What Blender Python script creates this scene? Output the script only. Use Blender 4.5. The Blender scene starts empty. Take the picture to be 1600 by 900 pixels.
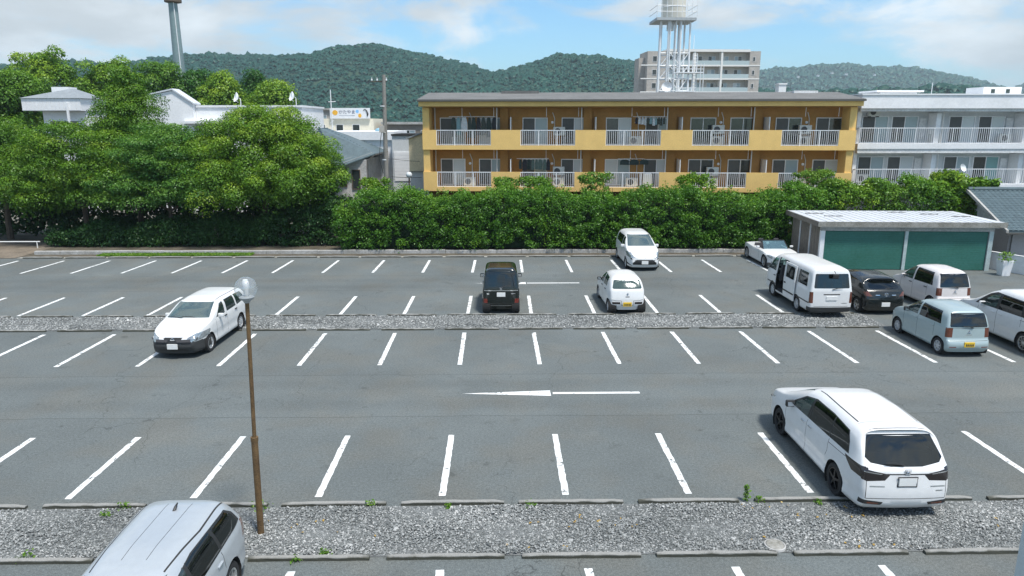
import bpy, bmesh, math, random
import numpy as np
from mathutils import Vector, Matrix
R = math.radians
sc = bpy.context.scene
col = sc.collection
random.seed(7)
rng = np.random.default_rng(7)

# ------------------------------------------------------------------ camera, sky, sun, exposure
cam_d = bpy.data.cameras.new('camera')
cam_d.lens = 25.2
cam_d.sensor_width = 36.0
cam_d.clip_end = 9000
cam_d.clip_start = 0.2
cam = bpy.data.objects.new('camera', cam_d)
cam.location = (0, 0, 7.56)
cam.rotation_euler = (R(90 - 13.02), 0, R(-1.0))
col.objects.link(cam)
sc.camera = cam

SUN_EL = R(66)
SUN_AZ = math.atan2(0.62, -0.78)          # clockwise from +Y
world = bpy.data.worlds.new('World')
sc.world = world
world.use_nodes = True
wn, wl = world.node_tree.nodes, world.node_tree.links
wn.clear()
def wnode(t, **kw):
    n = wn.new(t)
    for k, v in kw.items(): setattr(n, k, v)
    return n
w_out = wnode('ShaderNodeOutputWorld')
w_bg = wnode('ShaderNodeBackground')
w_sky = wnode('ShaderNodeTexSky')
w_sky.sky_type = 'NISHITA'
w_sky.sun_disc = False
w_sky.sun_elevation = SUN_EL
w_sky.sun_rotation = SUN_AZ
w_sky.air_density = 1.0
w_sky.dust_density = 0.4
w_sky.ozone_density = 1.6
w_bg.inputs['Strength'].default_value = 0.118
# clouds: thin streaks and a grey-white sheet, by direction, the same over the whole sky
w_tc = wnode('ShaderNodeTexCoord')
w_map = wnode('ShaderNodeMapping')
w_map.inputs['Scale'].default_value = (1.0, 1.0, 2.8)
w_map.inputs['Rotation'].default_value = (0, R(-9), 0)
wl.new(w_tc.outputs['Generated'], w_map.inputs['Vector'])
def wnoise(scale, detail, rough, dist, loc):
    m = wnode('ShaderNodeVectorMath', operation='ADD')
    m.inputs[1].default_value = loc
    wl.new(w_map.outputs['Vector'], m.inputs[0])
    n = wnode('ShaderNodeTexNoise')
    n.inputs['Scale'].default_value = scale
    n.inputs['Detail'].default_value = detail
    n.inputs['Roughness'].default_value = rough
    n.inputs['Distortion'].default_value = dist
    wl.new(m.outputs[0], n.inputs['Vector'])
    return n
def wramp(src, a, b, va=0.0, vb=1.0):
    m = wnode('ShaderNodeMapRange', interpolation_type='SMOOTHSTEP')
    m.inputs[1].default_value = a; m.inputs[2].default_value = b
    m.inputs[3].default_value = va; m.inputs[4].default_value = vb
    wl.new(src, m.inputs[0])
    return m.outputs[0]
def wmath(op, a, b):
    m = wnode('ShaderNodeMath', operation=op)
    for i, v in enumerate((a, b)):
        if isinstance(v, (int, float)): m.inputs[i].default_value = v
        else: wl.new(v, m.inputs[i])
    return m.outputs[0]
n_big = wnoise(2.6, 9, 0.58, 0.4, (1.21, 7.63, 6.87))
n_fine = wnoise(5.5, 10, 0.62, 0.6, (0.3, 4.2, 1.1))
n_shade = wnoise(4.0, 6, 0.55, 0.2, (7.7, 0.2, 2.0))
cov = wmath('ADD', wmath('MULTIPLY', n_big.outputs['Fac'], 0.62), wmath('MULTIPLY', n_fine.outputs['Fac'], 0.38))
mask = wramp(cov, 0.445, 0.575)
shade = wramp(n_shade.outputs['Fac'], 0.38, 0.64, 0.72, 1.02)
w_cl = wnode('ShaderNodeMix', data_type='RGBA', blend_type='MULTIPLY')
w_cl.inputs['Factor'].default_value = 1.0
w_cl.inputs['A'].default_value = (5.7, 6.15, 6.5, 1)
wl.new(shade, w_cl.inputs['B'])
w_mix = wnode('ShaderNodeMix', data_type='RGBA')
wl.new(mask, w_mix.inputs['Factor'])
w_tint = wnode('ShaderNodeMix', data_type='RGBA', blend_type='MULTIPLY')
w_tint.inputs['Factor'].default_value = 1.0
w_tint.inputs['B'].default_value = (0.62, 0.90, 1.06, 1)
wl.new(w_sky.outputs['Color'], w_tint.inputs['A'])
wl.new(w_tint.outputs['Result'], w_mix.inputs['A'])
wl.new(w_cl.outputs['Result'], w_mix.inputs['B'])
wl.new(w_mix.outputs['Result'], w_bg.inputs['Color'])
wl.new(w_bg.outputs['Background'], w_out.inputs['Surface'])

sun_d = bpy.data.lights.new('sun', 'SUN')
sun_d.energy = 3.5
sun_d.angle = R(8.0)
sun_d.color = (1.0, 0.95, 0.88)
sun = bpy.data.objects.new('sun', sun_d)
sun.rotation_euler = (R(90) - SUN_EL, 0, R(180) - SUN_AZ)
col.objects.link(sun)

sc.view_settings.view_transform = 'Standard'
sc.view_settings.look = 'None'
sc.view_settings.exposure = 0.56
sc.view_settings.gamma = 1.0
sc.view_settings.use_curve_mapping = False
sc.cycles.use_denoising = True
sc.cycles.max_bounces = 8
sc.cycles.transparent_max_bounces = 16
sc.cycles.sample_clamp_indirect = 8.0
sc.cycles.caustics_reflective = False
sc.cycles.caustics_refractive = False
sc.cycles.volume_bounces = 0

# ------------------------------------------------------------------ materials
MATS = {}
def mat(name, c, rough=0.6, metal=0.0, coat=0.0, var=0.0, vscale=3.0, bump=0.0, bscale=40.0, spec=0.5, c2=None, detail=4.0):
    """Principled material; var = strength of a two-scale noise in the colour, bump = fine relief."""
    if name in MATS: return MATS[name]
    m = bpy.data.materials.new(name)
    m.use_nodes = True
    nt = m.node_tree; n = nt.nodes; l = nt.links
    p = n['Principled BSDF']
    p.inputs['Base Color'].default_value = (*c, 1)
    p.inputs['Roughness'].default_value = rough
    p.inputs['Metallic'].default_value = metal
    p.inputs['Coat Weight'].default_value = coat
    p.inputs['Coat Roughness'].default_value = 0.08
    p.inputs['Specular IOR Level'].default_value = spec
    if var > 0 or bump > 0:
        tc = n.new('ShaderNodeTexCoord')
    if var > 0:
        a = n.new('ShaderNodeTexNoise'); a.inputs['Scale'].default_value = vscale; a.inputs['Detail'].default_value = detail
        b = n.new('ShaderNodeTexNoise'); b.inputs['Scale'].default_value = vscale * 9; b.inputs['Detail'].default_value = 3
        l.new(tc.outputs['Object'], a.inputs['Vector']); l.new(tc.outputs['Object'], b.inputs['Vector'])
        s = n.new('ShaderNodeMath'); s.operation = 'ADD'
        l.new(a.outputs['Fac'], s.inputs[0]); l.new(b.outputs['Fac'], s.inputs[1])
        mr = n.new('ShaderNodeMapRange')
        mr.inputs[1].default_value = 0.7; mr.inputs[2].default_value = 1.3
        l.new(s.outputs[0], mr.inputs[0])
        mx = n.new('ShaderNodeMix'); mx.data_type = 'RGBA'
        d = c2 if c2 else tuple(x * (1 - var) for x in c)
        u = c if c2 else tuple(min(1, x * (1 + var * 0.5)) for x in c)
        mx.inputs['A'].default_value = (*d, 1); mx.inputs['B'].default_value = (*u, 1)
        l.new(mr.outputs[0], mx.inputs['Factor'])
        l.new(mx.outputs['Result'], p.inputs['Base Color'])
    if bump > 0:
        bn = n.new('ShaderNodeTexNoise'); bn.inputs['Scale'].default_value = bscale; bn.inputs['Detail'].default_value = 3
        l.new(tc.outputs['Object'], bn.inputs['Vector'])
        bp = n.new('ShaderNodeBump'); bp.inputs['Strength'].default_value = bump; bp.inputs['Distance'].default_value = 0.02
        l.new(bn.outputs['Fac'], bp.inputs['Height']); l.new(bp.outputs['Normal'], p.inputs['Normal'])
    MATS[name] = m
    return m

def glass_mat(name, tint, trans, rough=0.02, refl=0.06, body=0.06):
    """Window glass: part see-through with a tint, part mirror."""
    if name in MATS: return MATS[name]
    m = bpy.data.materials.new(name); m.use_nodes = True
    nt = m.node_tree; n = nt.nodes; l = nt.links
    n.remove(n['Principled BSDF'])
    out = n['Material Output']
    tr = n.new('ShaderNodeBsdfTransparent'); tr.inputs['Color'].default_value = (*tint, 1)
    df = n.new('ShaderNodeBsdfDiffuse'); df.inputs['Color'].default_value = (tint[0] * body, tint[1] * body, tint[2] * body, 1)
    gl = n.new('ShaderNodeBsdfGlossy'); gl.inputs['Roughness'].default_value = rough; gl.inputs['Color'].default_value = (0.92, 0.97, 1.0, 1)
    m1 = n.new('ShaderNodeMixShader'); m1.inputs[0].default_value = trans
    l.new(df.outputs[0], m1.inputs[1]); l.new(tr.outputs[0], m1.inputs[2])
    lw = n.new('ShaderNodeLayerWeight'); lw.inputs['Blend'].default_value = 0.5
    pw = n.new('ShaderNodeMath'); pw.operation = 'POWER'; pw.inputs[1].default_value = 5.0
    l.new(lw.outputs['Facing'], pw.inputs[0])
    fr = n.new('ShaderNodeMapRange'); fr.inputs[3].default_value = refl; fr.inputs[4].default_value = 1.0
    l.new(pw.outputs[0], fr.inputs[0])
    m2 = n.new('ShaderNodeMixShader')
    l.new(fr.outputs[0], m2.inputs[0]); l.new(m1.outputs[0], m2.inputs[1]); l.new(gl.outputs[0], m2.inputs[2])
    l.new(m2.outputs[0], out.inputs['Surface'])
    MATS[name] = m
    return m

def leaf_mat(name, dark, mid, light, trans=0.3):
    if name in MATS: return MATS[name]
    m = bpy.data.materials.new(name); m.use_nodes = True
    nt = m.node_tree; n = nt.nodes; l = nt.links
    n.remove(n['Principled BSDF'])
    out = n['Material Output']
    at = n.new('ShaderNodeAttribute'); at.attribute_name = 'tint'
    cr = n.new('ShaderNodeValToRGB')
    e = cr.color_ramp.elements
    e[0].position = 0.0; e[0].color = (*dark, 1)
    e[1].position = 1.0; e[1].color = (*light, 1)
    k = e.new(0.55); k.color = (*mid, 1)
    l.new(at.outputs['Fac'], cr.inputs['Fac'])
    df = n.new('ShaderNodeBsdfDiffuse'); tl = n.new('ShaderNodeBsdfTranslucent'); gl = n.new('ShaderNodeBsdfGlossy')
    gl.inputs['Roughness'].default_value = 0.45; gl.inputs['Color'].default_value = (0.6, 0.7, 0.6, 1)
    l.new(cr.outputs['Color'], df.inputs['Color']); l.new(cr.outputs['Color'], tl.inputs['Color'])
    m1 = n.new('ShaderNodeMixShader'); m1.inputs[0].default_value = trans
    l.new(df.outputs[0], m1.inputs[1]); l.new(tl.outputs[0], m1.inputs[2])
    m2 = n.new('ShaderNodeMixShader'); m2.inputs[0].default_value = 0.04
    l.new(m1.outputs[0], m2.inputs[1]); l.new(gl.outputs[0], m2.inputs[2])
    l.new(m2.outputs[0], out.inputs['Surface'])
    MATS[name] = m
    return m

# ------------------------------------------------------------------ mesh helpers
class MB:
    def __init__(s): s.v = []; s.f = []
    def quad(s, a, b, c, d):
        i = len(s.v); s.v += [tuple(a), tuple(b), tuple(c), tuple(d)]; s.f.append((i, i + 1, i + 2, i + 3)); return s
    def box(s, x0, x1, y0, y1, z0, z1):
        i = len(s.v)
        s.v += [(x0, y0, z0), (x1, y0, z0), (x1, y1, z0), (x0, y1, z0), (x0, y0, z1), (x1, y0, z1), (x1, y1, z1), (x0, y1, z1)]
        s.f += [(i, i + 3, i + 2, i + 1), (i + 4, i + 5, i + 6, i + 7), (i, i + 1, i + 5, i + 4), (i + 1, i + 2, i + 6, i + 5), (i + 2, i + 3, i + 7, i + 6), (i + 3, i, i + 4, i + 7)]
        return s
    def tube(s, pts, r, n=8, caps=True):
        """round bar along a polyline; r a number or one radius per point"""
        pts = [Vector(p) for p in pts]
        rs = r if isinstance(r, (list, tuple)) else [r] * len(pts)
        base = len(s.v)
        for k, p in enumerate(pts):
            a = pts[max(k - 1, 0)]; b = pts[min(k + 1, len(pts) - 1)]
            d = (b - a).normalized()
            up = Vector((0, 0, 1)) if abs(d.z) < 0.9 else Vector((1, 0, 0))
            x = d.cross(up).normalized(); y = x.cross(d)
            for j in range(n):
                t = 2 * math.pi * j / n
                s.v.append(tuple(p + (x * math.cos(t) + y * math.sin(t)) * rs[k]))
        for k in range(len(pts) - 1):
            for j in range(n):
                a = base + k * n + j; b = base + k * n + (j + 1) % n
                s.f.append((a, b, b + n, a + n))
        if caps:
            s.f.append(tuple(base + j for j in range(n))[::-1])
            e = base + (len(pts) - 1) * n
            s.f.append(tuple(e + j for j in range(n)))
        return s
    def lathe(s, prof, n=24, axis='z', c=(0, 0, 0)):
        """prof: (radius, height) pairs"""
        base = len(s.v)
        for (r, h) in prof:
            for j in range(n):
                t = 2 * math.pi * j / n
                a, b = r * math.cos(t), r * math.sin(t)
                p = (a, b, h) if axis == 'z' else ((h, a, b) if axis == 'x' else (a, h, b))
                s.v.append((p[0] + c[0], p[1] + c[1], p[2] + c[2]))
        for k in range(len(prof) - 1):
            for j in range(n):
                a = base + k * n + j; b = base + k * n + (j + 1) % n
                s.f.append((a, b, b + n, a + n))
        return s
    def prism(s, poly, lo, hi, axis='y'):
        """polygon in the plane across axis, pulled from lo to hi"""
        i = len(s.v); n = len(poly)
        def P(p, h): return (p[0], h, p[1]) if axis == 'y' else ((h, p[0], p[1]) if axis == 'x' else (p[0], p[1], h))
        s.v += [P(p, lo) for p in poly] + [P(p, hi) for p in poly]
        s.f += [tuple(range(i, i + n))[::-1], tuple(range(i + n, i + 2 * n))]
        s.f += [(i + k, i + (k + 1) % n, i + n + (k + 1) % n, i + n + k) for k in range(n)]
        return s
    def build(s, name, m, parent=None, smooth=False, bevel=0.0, loc=None):
        me = bpy.data.meshes.new(name)
        me.from_pydata(s.v, [], s.f)
        bm = bmesh.new(); bm.from_mesh(me)
        bmesh.ops.recalc_face_normals(bm, faces=bm.faces)
        if bevel > 0:
            ed = [e for e in bm.edges if len(e.link_faces) == 2 and e.calc_face_angle(0) > 0.5]
            bmesh.ops.bevel(bm, geom=ed, offset=bevel, segments=2, affect='EDGES', profile=0.5, clamp_overlap=True)
        if smooth:
            for f in bm.faces: f.smooth = True
            for e in bm.edges:
                if len(e.link_faces) == 2 and e.calc_face_angle(0) > 0.7: e.smooth = False
        bm.to_mesh(me); bm.free()
        me.materials.append(m)
        o = bpy.data.objects.new(name, me)
        col.objects.link(o)
        if parent: o.parent = parent
        if loc: o.location = loc
        return o

def empty(name, loc, rz=0.0):
    o = bpy.data.objects.new(name, None); col.objects.link(o)
    o.location = loc; o.rotation_euler = (0, 0, rz); o.empty_display_size = 0.2
    return o
def tag(o, label=None, cat=None, group=None, kind=None):
    if label: o['label'] = label
    if cat: o['category'] = cat
    if group: o['group'] = group
    if kind: o['kind'] = kind
    return o
def bx(name, m, parent, x0, x1, y0, y1, z0, z1, bevel=0.0):
    return MB().box(x0, x1, y0, y1, z0, z1).build(name, m, parent, bevel=bevel)
def np_mesh(name, verts, faces, m, parent=None, tint=None, smooth=False):
    """big mesh from numpy arrays; faces (n,k); tint one number per face"""
    me = bpy.data.meshes.new(name)
    nv, (nf, k) = len(verts), faces.shape
    me.vertices.add(nv); me.vertices.foreach_set('co', np.ascontiguousarray(verts, dtype=np.float32).ravel())
    me.loops.add(nf * k); me.loops.foreach_set('vertex_index', np.ascontiguousarray(faces, dtype=np.int32).ravel())
    me.polygons.add(nf)
    me.polygons.foreach_set('loop_start', np.arange(0, nf * k, k, dtype=np.int32))
    me.polygons.foreach_set('loop_total', np.full(nf, k, dtype=np.int32))
    if smooth: me.polygons.foreach_set('use_smooth', np.ones(nf, dtype=bool))
    me.update(calc_edges=True)
    if tint is not None:
        a = me.attributes.new('tint', 'FLOAT', 'FACE'); a.data.foreach_set('value', np.ascontiguousarray(tint, dtype=np.float32))
    me.materials.append(m)
    o = bpy.data.objects.new(name, me); col.objects.link(o)
    if parent: o.parent = parent
    return o
def copy_tree(o, parent=None):
    c = o.copy(); col.objects.link(c)
    if parent: c.parent = parent
    for ch in o.children: copy_tree(ch, c)
    return c
ORD = ['first', 'second', 'third', 'fourth', 'fifth', 'sixth', 'seventh', 'eighth', 'ninth', 'tenth', 'eleventh', 'twelfth']
# ------------------------------------------------------------------ ground
def ground_mat(name, build):
    m = bpy.data.materials.new(name); m.use_nodes = True
    nt = m.node_tree
    p = nt.nodes['Principled BSDF']
    tc = nt.nodes.new('ShaderNodeTexCoord')
    g = nt.nodes.new('ShaderNodeNewGeometry')
    def N(t, **kw):
        n = nt.nodes.new(t)
        for k, v in kw.items():
            if hasattr(n, k): setattr(n, k, v)
        return n
    def link(a, b): nt.links.new(a, b)
    build(N, link, p, g)
    MATS[name] = m
    return m
def asphalt_nodes(base):
    def build(N, link, p, g):
        pos = g.outputs['Position']
        def noise(scale, detail=4, rough=.55, dist=0.0):
            n = N('ShaderNodeTexNoise'); n.inputs['Scale'].default_value = scale; n.inputs['Detail'].default_value = detail
            n.inputs['Roughness'].default_value = rough; n.inputs['Distortion'].default_value = dist
            link(pos, n.inputs['Vector']); return n.outputs['Fac']
        def mr(src, a, b, c, d, sm=False):
            m = N('ShaderNodeMapRange'); m.interpolation_type = 'SMOOTHSTEP' if sm else 'LINEAR'
            for i, v in enumerate((a, b, c, d)): m.inputs[i + 1].default_value = v
            link(src, m.inputs[0]); return m.outputs[0]
        def math_(op, a, b):
            m = N('ShaderNodeMath'); m.operation = op
            for i, v in enumerate((a, b)):
                if isinstance(v, (int, float)): m.inputs[i].default_value = v
                else: link(v, m.inputs[i])
            return m.outputs[0]
        def mul(*a):
            r = a[0]
            for b in a[1:]: r = math_('MULTIPLY', r, b)
            return r
        # stone grain, patches and wear
        grain = mr(noise(48, 4, .75), .3, .7, .50, 1.50)
        grain2 = mr(noise(17, 4, .7), .3, .7, .74, 1.26)
        patch = mr(noise(.22, 5, .6), .32, .68, .86, 1.12)
        stain = mul(mr(noise(.9, 4, .6, .4), .60, .78, 1.0, .76, True), mr(noise(2.1, 3, .5, .2), .68, .74, 1.0, .70, True), mr(noise(.35, 6, .7, .8), .56, .70, 1.0, 1.12, True))
        sep = N('ShaderNodeSeparateXYZ'); link(pos, sep.inputs[0])
        # strips laid by the paver, a slightly different mix each, with joints between
        wob = mr(noise(.5, 3), .3, .7, -.05, .05)
        yy = math_('ADD', sep.outputs['Y'], wob)
        tone = None; joint = None
        for y0, t in ((17.7, 1.05), (20.9, .97), (25.9, 1.03), (32.3, .96), (35.6, 1.04)):
            s = mr(math_('SUBTRACT', yy, y0), -.01, .01, 1.0, t)
            tone = s if tone is None else mul(tone, s)
            d = math_('ABSOLUTE', math_('SUBTRACT', yy, y0), 0)
            j = mr(d, .008, .03, .70, 1.0)
            joint = j if joint is None else mul(joint, j)
        # darker wheel tracks along the two lanes
        for y0 in (18.5, 20.1, 33.0, 34.5):
            d = math_('ABSOLUTE', math_('SUBTRACT', yy, y0), 0)
            tone = mul(tone, mr(d, .1, .55, .93, 1.0, True))
        # hair cracks
        wv = N('ShaderNodeVectorMath'); wv.operation = 'ADD'
        nz = N('ShaderNodeTexNoise'); nz.inputs['Scale'].default_value = 1.3; nz.inputs['Detail'].default_value = 5; link(pos, nz.inputs['Vector'])
        sc_ = N('ShaderNodeVectorMath'); sc_.operation = 'SCALE'; sc_.inputs['Scale'].default_value = .9; link(nz.outputs['Color'], sc_.inputs[0])
        link(pos, wv.inputs[0]); link(sc_.outputs[0], wv.inputs[1])
        mp = N('ShaderNodeMapping'); mp.inputs['Scale'].default_value = (.36, .17, 1); link(wv.outputs[0], mp.inputs['Vector'])
        vo = N('ShaderNodeTexVoronoi'); vo.feature = 'DISTANCE_TO_EDGE'; vo.inputs['Scale'].default_value = 1.0; link(mp.outputs[0], vo.inputs['Vector'])
        crack = mr(vo.outputs['Distance'], .0015, .005, 0.0, 1.0)
        keep = mr(noise(.13, 2), .47, .56, 1.0, .0)
        crack = math_('MAXIMUM', crack, keep)
        crack = mr(crack, 0, 1, .62, 1.0)
        val = mul(grain, grain2, patch, stain, tone, joint, crack)
        mx = N('ShaderNodeMix'); mx.data_type = 'RGBA'; mx.blend_type = 'MULTIPLY'; mx.inputs['Factor'].default_value = 1.0
        hue = N('ShaderNodeMix'); hue.data_type = 'RGBA'
        hue.inputs['A'].default_value = (*base, 1); hue.inputs['B'].default_value = (base[0] * 1.06, base[1] * .99, base[2] * .93, 1)
        link(mr(noise(.5, 3), .45, .65, 0, 1), hue.inputs['Factor'])
        link(hue.outputs['Result'], mx.inputs['A']); link(val, mx.inputs['B'])
        link(mx.outputs['Result'], p.inputs['Base Color'])
        p.inputs['Roughness'].default_value = .85
        p.inputs['Specular IOR Level'].default_value = .35
        bp = N('ShaderNodeBump'); bp.inputs['Strength'].default_value = .35; bp.inputs['Distance'].default_value = .01
        link(noise(75, 3, .7), bp.inputs['Height']); link(bp.outputs['Normal'], p.inputs['Normal'])
    return build
M_ASPH = ground_mat('asphalt', asphalt_nodes((.116, .132, .132)))
M_SOIL = mat('soil', (.10, .085, .06), .95, var=.5, vscale=1.2, bump=.4, bscale=15)
M_LAND = mat('land', (.16, .155, .13), .95, var=.4, vscale=.05)
M_CONC = mat('concrete', (.34, .335, .31), .9, var=.35, vscale=1.8, bump=.25, bscale=60, c2=(.17, .165, .14))
M_CONCL = mat('concrete_pale', (.46, .46, .45), .88, var=.4, vscale=1.3, bump=.2, bscale=50, c2=(.25, .245, .225))
def kerb_mat():
    # concrete with the shade on the lower part of its sides painted in, a dark mossy tone
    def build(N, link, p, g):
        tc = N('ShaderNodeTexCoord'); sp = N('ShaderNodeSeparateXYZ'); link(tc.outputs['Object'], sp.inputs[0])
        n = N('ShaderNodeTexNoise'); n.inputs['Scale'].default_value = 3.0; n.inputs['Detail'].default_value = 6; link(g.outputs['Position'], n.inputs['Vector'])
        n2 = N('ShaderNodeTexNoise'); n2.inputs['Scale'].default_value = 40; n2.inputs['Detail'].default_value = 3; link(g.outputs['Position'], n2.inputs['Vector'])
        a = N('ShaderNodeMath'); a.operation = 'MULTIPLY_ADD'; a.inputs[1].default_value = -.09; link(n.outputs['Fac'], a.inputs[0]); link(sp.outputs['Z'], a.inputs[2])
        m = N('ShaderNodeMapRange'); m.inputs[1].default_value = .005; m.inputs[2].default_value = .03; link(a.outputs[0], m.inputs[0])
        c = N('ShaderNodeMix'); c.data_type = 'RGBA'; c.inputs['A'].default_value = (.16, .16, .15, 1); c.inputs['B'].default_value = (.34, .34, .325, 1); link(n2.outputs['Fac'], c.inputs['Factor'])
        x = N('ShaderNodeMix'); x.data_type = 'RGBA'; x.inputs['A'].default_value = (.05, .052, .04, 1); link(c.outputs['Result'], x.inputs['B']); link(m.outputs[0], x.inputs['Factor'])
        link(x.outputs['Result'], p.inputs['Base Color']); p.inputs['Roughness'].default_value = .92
    return ground_mat('kerb_concrete', build)
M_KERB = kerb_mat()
M_BED = mat('gravel_bed', (.16, .17, .17), .95, var=.5, vscale=9, bump=.6, bscale=30)

def sheet(name, m, x0, x1, y0, y1, z, parent=None):
    return MB().quad((x0, y0, z), (x1, y0, z), (x1, y1, z), (x0, y1, z)).build(name, m, parent)
g = sheet('land', M_LAND, -4000, 4000, -300, 6000, -.03); tag(g, kind='structure')
lot = sheet('car_park', M_ASPH, -60, 60, -6, 41.3, 0); tag(lot, kind='structure')
soil = sheet('planting_bed', M_SOIL, -60, 27.5, 41.0, 47.6, .012); tag(soil, kind='structure')
drive = sheet('dirt_path', mat('dirt', (.20, .165, .125), .95, var=.45, vscale=1.1, bump=.4), -60, -27.6, 40.6, 47.2, .02); tag(drive, kind='structure')

# painted markings, one sheet each
def paint_mat():
    def build(N, link, p, g):
        n = N('ShaderNodeTexNoise'); n.inputs['Scale'].default_value = 5.5; n.inputs['Detail'].default_value = 8; n.inputs['Roughness'].default_value = .72
        link(g.outputs['Position'], n.inputs['Vector'])
        m = N('ShaderNodeMapRange'); m.inputs[1].default_value = .675; m.inputs[2].default_value = .715
        n4 = N('ShaderNodeTexNoise'); n4.inputs['Scale'].default_value = .55; n4.inputs['Detail'].default_value = 2; link(g.outputs['Position'], n4.inputs['Vector'])
        ad = N('ShaderNodeMath'); ad.operation = 'MULTIPLY_ADD'; ad.inputs[1].default_value = .22; link(n4.outputs['Fac'], ad.inputs[0]); link(n.outputs['Fac'], ad.inputs[2])
        link(ad.outputs[0], m.inputs[0])
        n2 = N('ShaderNodeTexNoise'); n2.inputs['Scale'].default_value = 1.2; n2.inputs['Detail'].default_value = 3
        link(g.outputs['Position'], n2.inputs['Vector'])
        a = N('ShaderNodeMix'); a.data_type = 'RGBA'; a.inputs['A'].default_value = (.58, .60, .59, 1); a.inputs['B'].default_value = (.82, .83, .83, 1)
        link(n2.outputs['Fac'], a.inputs['Factor'])
        x = N('ShaderNodeMix'); x.data_type = 'RGBA'; x.inputs['B'].default_value = (.13, .142, .14, 1)
        link(m.outputs[0], x.inputs['Factor']); link(a.outputs['Result'], x.inputs['A'])
        link(x.outputs['Result'], p.inputs['Base Color'])
        p.inputs['Roughness'].default_value = .7
    return ground_mat('road_paint', build)
M_LINE = paint_mat()
def line(xa, ya, xb, yb, w=.15):
    # slightly ragged outline, like paint rolled on rough asphalt
    d = Vector((xb - xa, yb - ya, 0)); q = Vector((-d.y, d.x, 0)).normalized() * w / 2
    n = max(6, int(d.length / .12)); b = MB()
    rr = random.Random(int((xa * 31 + ya * 17) * 100))
    pts = []
    for i in range(n + 1):
        c = Vector((xa, ya, .004)) + d * (i / n)
        pts.append((c + q * (1 + rr.uniform(-.16, .08)), c - q * (1 + rr.uniform(-.16, .08))))
    for (a, b_), (c, e) in zip(pts, pts[1:]): b.quad(a, b_, e, c)
    return b.build('parking_line', M_LINE, lot)
for k in range(-6, 9): line(-1.21 + 2.567 * k, 13.55, -1.21 + 2.567 * k, 16.53)
for k in range(-7, 9): line(-1.29 + 2.56 * k, 21.82 + (0 if k < 3 else -.01 * k), -1.29 + 2.555 * k - .02, 25.40)
for k in range(-9, 9):
    if k != 5 or True: line(-1.30 + 2.57 * k, 28.05, -1.28 + 2.565 * k, 31.14)
for k in range(-11, 7): line(-1.41 + 2.575 * k, 36.28 - .015 * k, -1.38 + 2.555 * k, 39.68 - .02 * k)
for k in range(-5, 6): line(-.98 + 2.57 * k, 7.6, -1.05 + 2.57 * k, 11.02)
def arrow(x0, y, x1, x2):
    hw = .21
    MB().prism([(x0, y), (x1, y - hw), (x1, y + hw)], .004, .0045, 'z').build('direction_arrow_head', M_LINE, lot)
    MB().prism([(x1 + .06, y - .07), (x2, y - .07), (x2, y + .07), (x1 + .06, y + .07)], .004, .0045, 'z').build('direction_arrow_shaft', M_LINE, lot)
arrow(-1.09, 19.3, 1.44, 4.0)
arrow(-1.25, 33.72, 1.25, 3.84)

# gravel strips with kerb stones
def stones(name, x0, x1, y0, y1, n, s0, s1, parent, z=.0, seed=3):
    r = np.random.default_rng(seed)
    t = np.array([(1, 0, 0), (-1, 0, 0), (0, 1, 0), (0, -1, 0), (0, 0, 1)], float)
    tf = np.array([(0, 2, 4), (2, 1, 4), (1, 3, 4), (3, 0, 4)])      # the buried underside is left open
    # a chipped stone: octahedron with its corners cut to random lengths
    c = np.stack([r.uniform(x0, x1, n), r.uniform(y0, y1, n), np.zeros(n)], 1)
    pile = .018 * np.sin(c[:, 0] * 1.7 + 1) * np.sin(c[:, 1] * 4) + .02
    c[:, 2] = z + pile + r.uniform(-.004, .014, n)
    s = r.uniform(s0, s1, n) * np.where(r.random(n) > .985, 1.9, 1.0)
    v = t[None] * r.uniform(.55, 1.15, (n, 5, 1)) * np.array([1, 1, .7]) + r.uniform(-.22, .22, (n, 5, 3))
    a = r.uniform(0, 2 * math.pi, n); b = r.uniform(-.4, .4, n)
    ca, sa, cb, sb = np.cos(a), np.sin(a), np.cos(b), np.sin(b)
    x, y, zz = v[..., 0], v[..., 1], v[..., 2]
    y2 = y * cb[:, None] - zz * sb[:, None]; z2 = y * sb[:, None] + zz * cb[:, None]
    v = np.stack([x * ca[:, None] - y2 * sa[:, None], x * sa[:, None] + y2 * ca[:, None], z2], -1)
    v = v * s[:, None, None] + c[:, None, :]
    f = tf[None] + (np.arange(n) * 5)[:, None, None]
    bias = .5 + .28 * np.sin(c[:, 0] * .9 + 2) * np.sin(c[:, 1] * 2.1 + c[:, 0] * .35)
    tint = np.clip(r.random(n) ** 1.5 * .85 + (bias - .5) * .35, 0, 1)
    o = np_mesh(name, v.reshape(-1, 3), f.reshape(-1, 3), M_STONE, parent, np.repeat(tint, 4))
    tag(o, kind='stuff'); return o
def stone_nodes():
    m = bpy.data.materials.new('gravel_stone'); m.use_nodes = True
    n = m.node_tree.nodes; l = m.node_tree.links; p = n['Principled BSDF']
    at = n.new('ShaderNodeAttribute'); at.attribute_name = 'tint'
    cr = n.new('ShaderNodeValToRGB'); e = cr.color_ramp.elements
    e[0].color = (.085, .095, .095, 1); e[1].color = (.68, .68, .66, 1)
    k = e.new(.45); k.color = (.225, .24, .238, 1); k = e.new(.8); k.color = (.37, .38, .375, 1)
    l.new(at.outputs['Fac'], cr.inputs['Fac']); l.new(cr.outputs['Color'], p.inputs['Base Color'])
    p.inputs['Roughness'].default_value = .85
    return m
M_STONE = stone_nodes()
near = sheet('gravel_strip', M_BED, -40, 40, 11.42, 13.14, .010); tag(near, kind='structure')
mid = sheet('gravel_strip', M_BED, -45, 14.7, 25.86, 27.78, .010); tag(mid, kind='structure')
tag(stones('gravel', -11.5, 12.5, 11.45, 13.12, 60000, .012, .029, None, .0, 3), 'loose grey and white stone chips filling the near strip', 'gravel')
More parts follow.
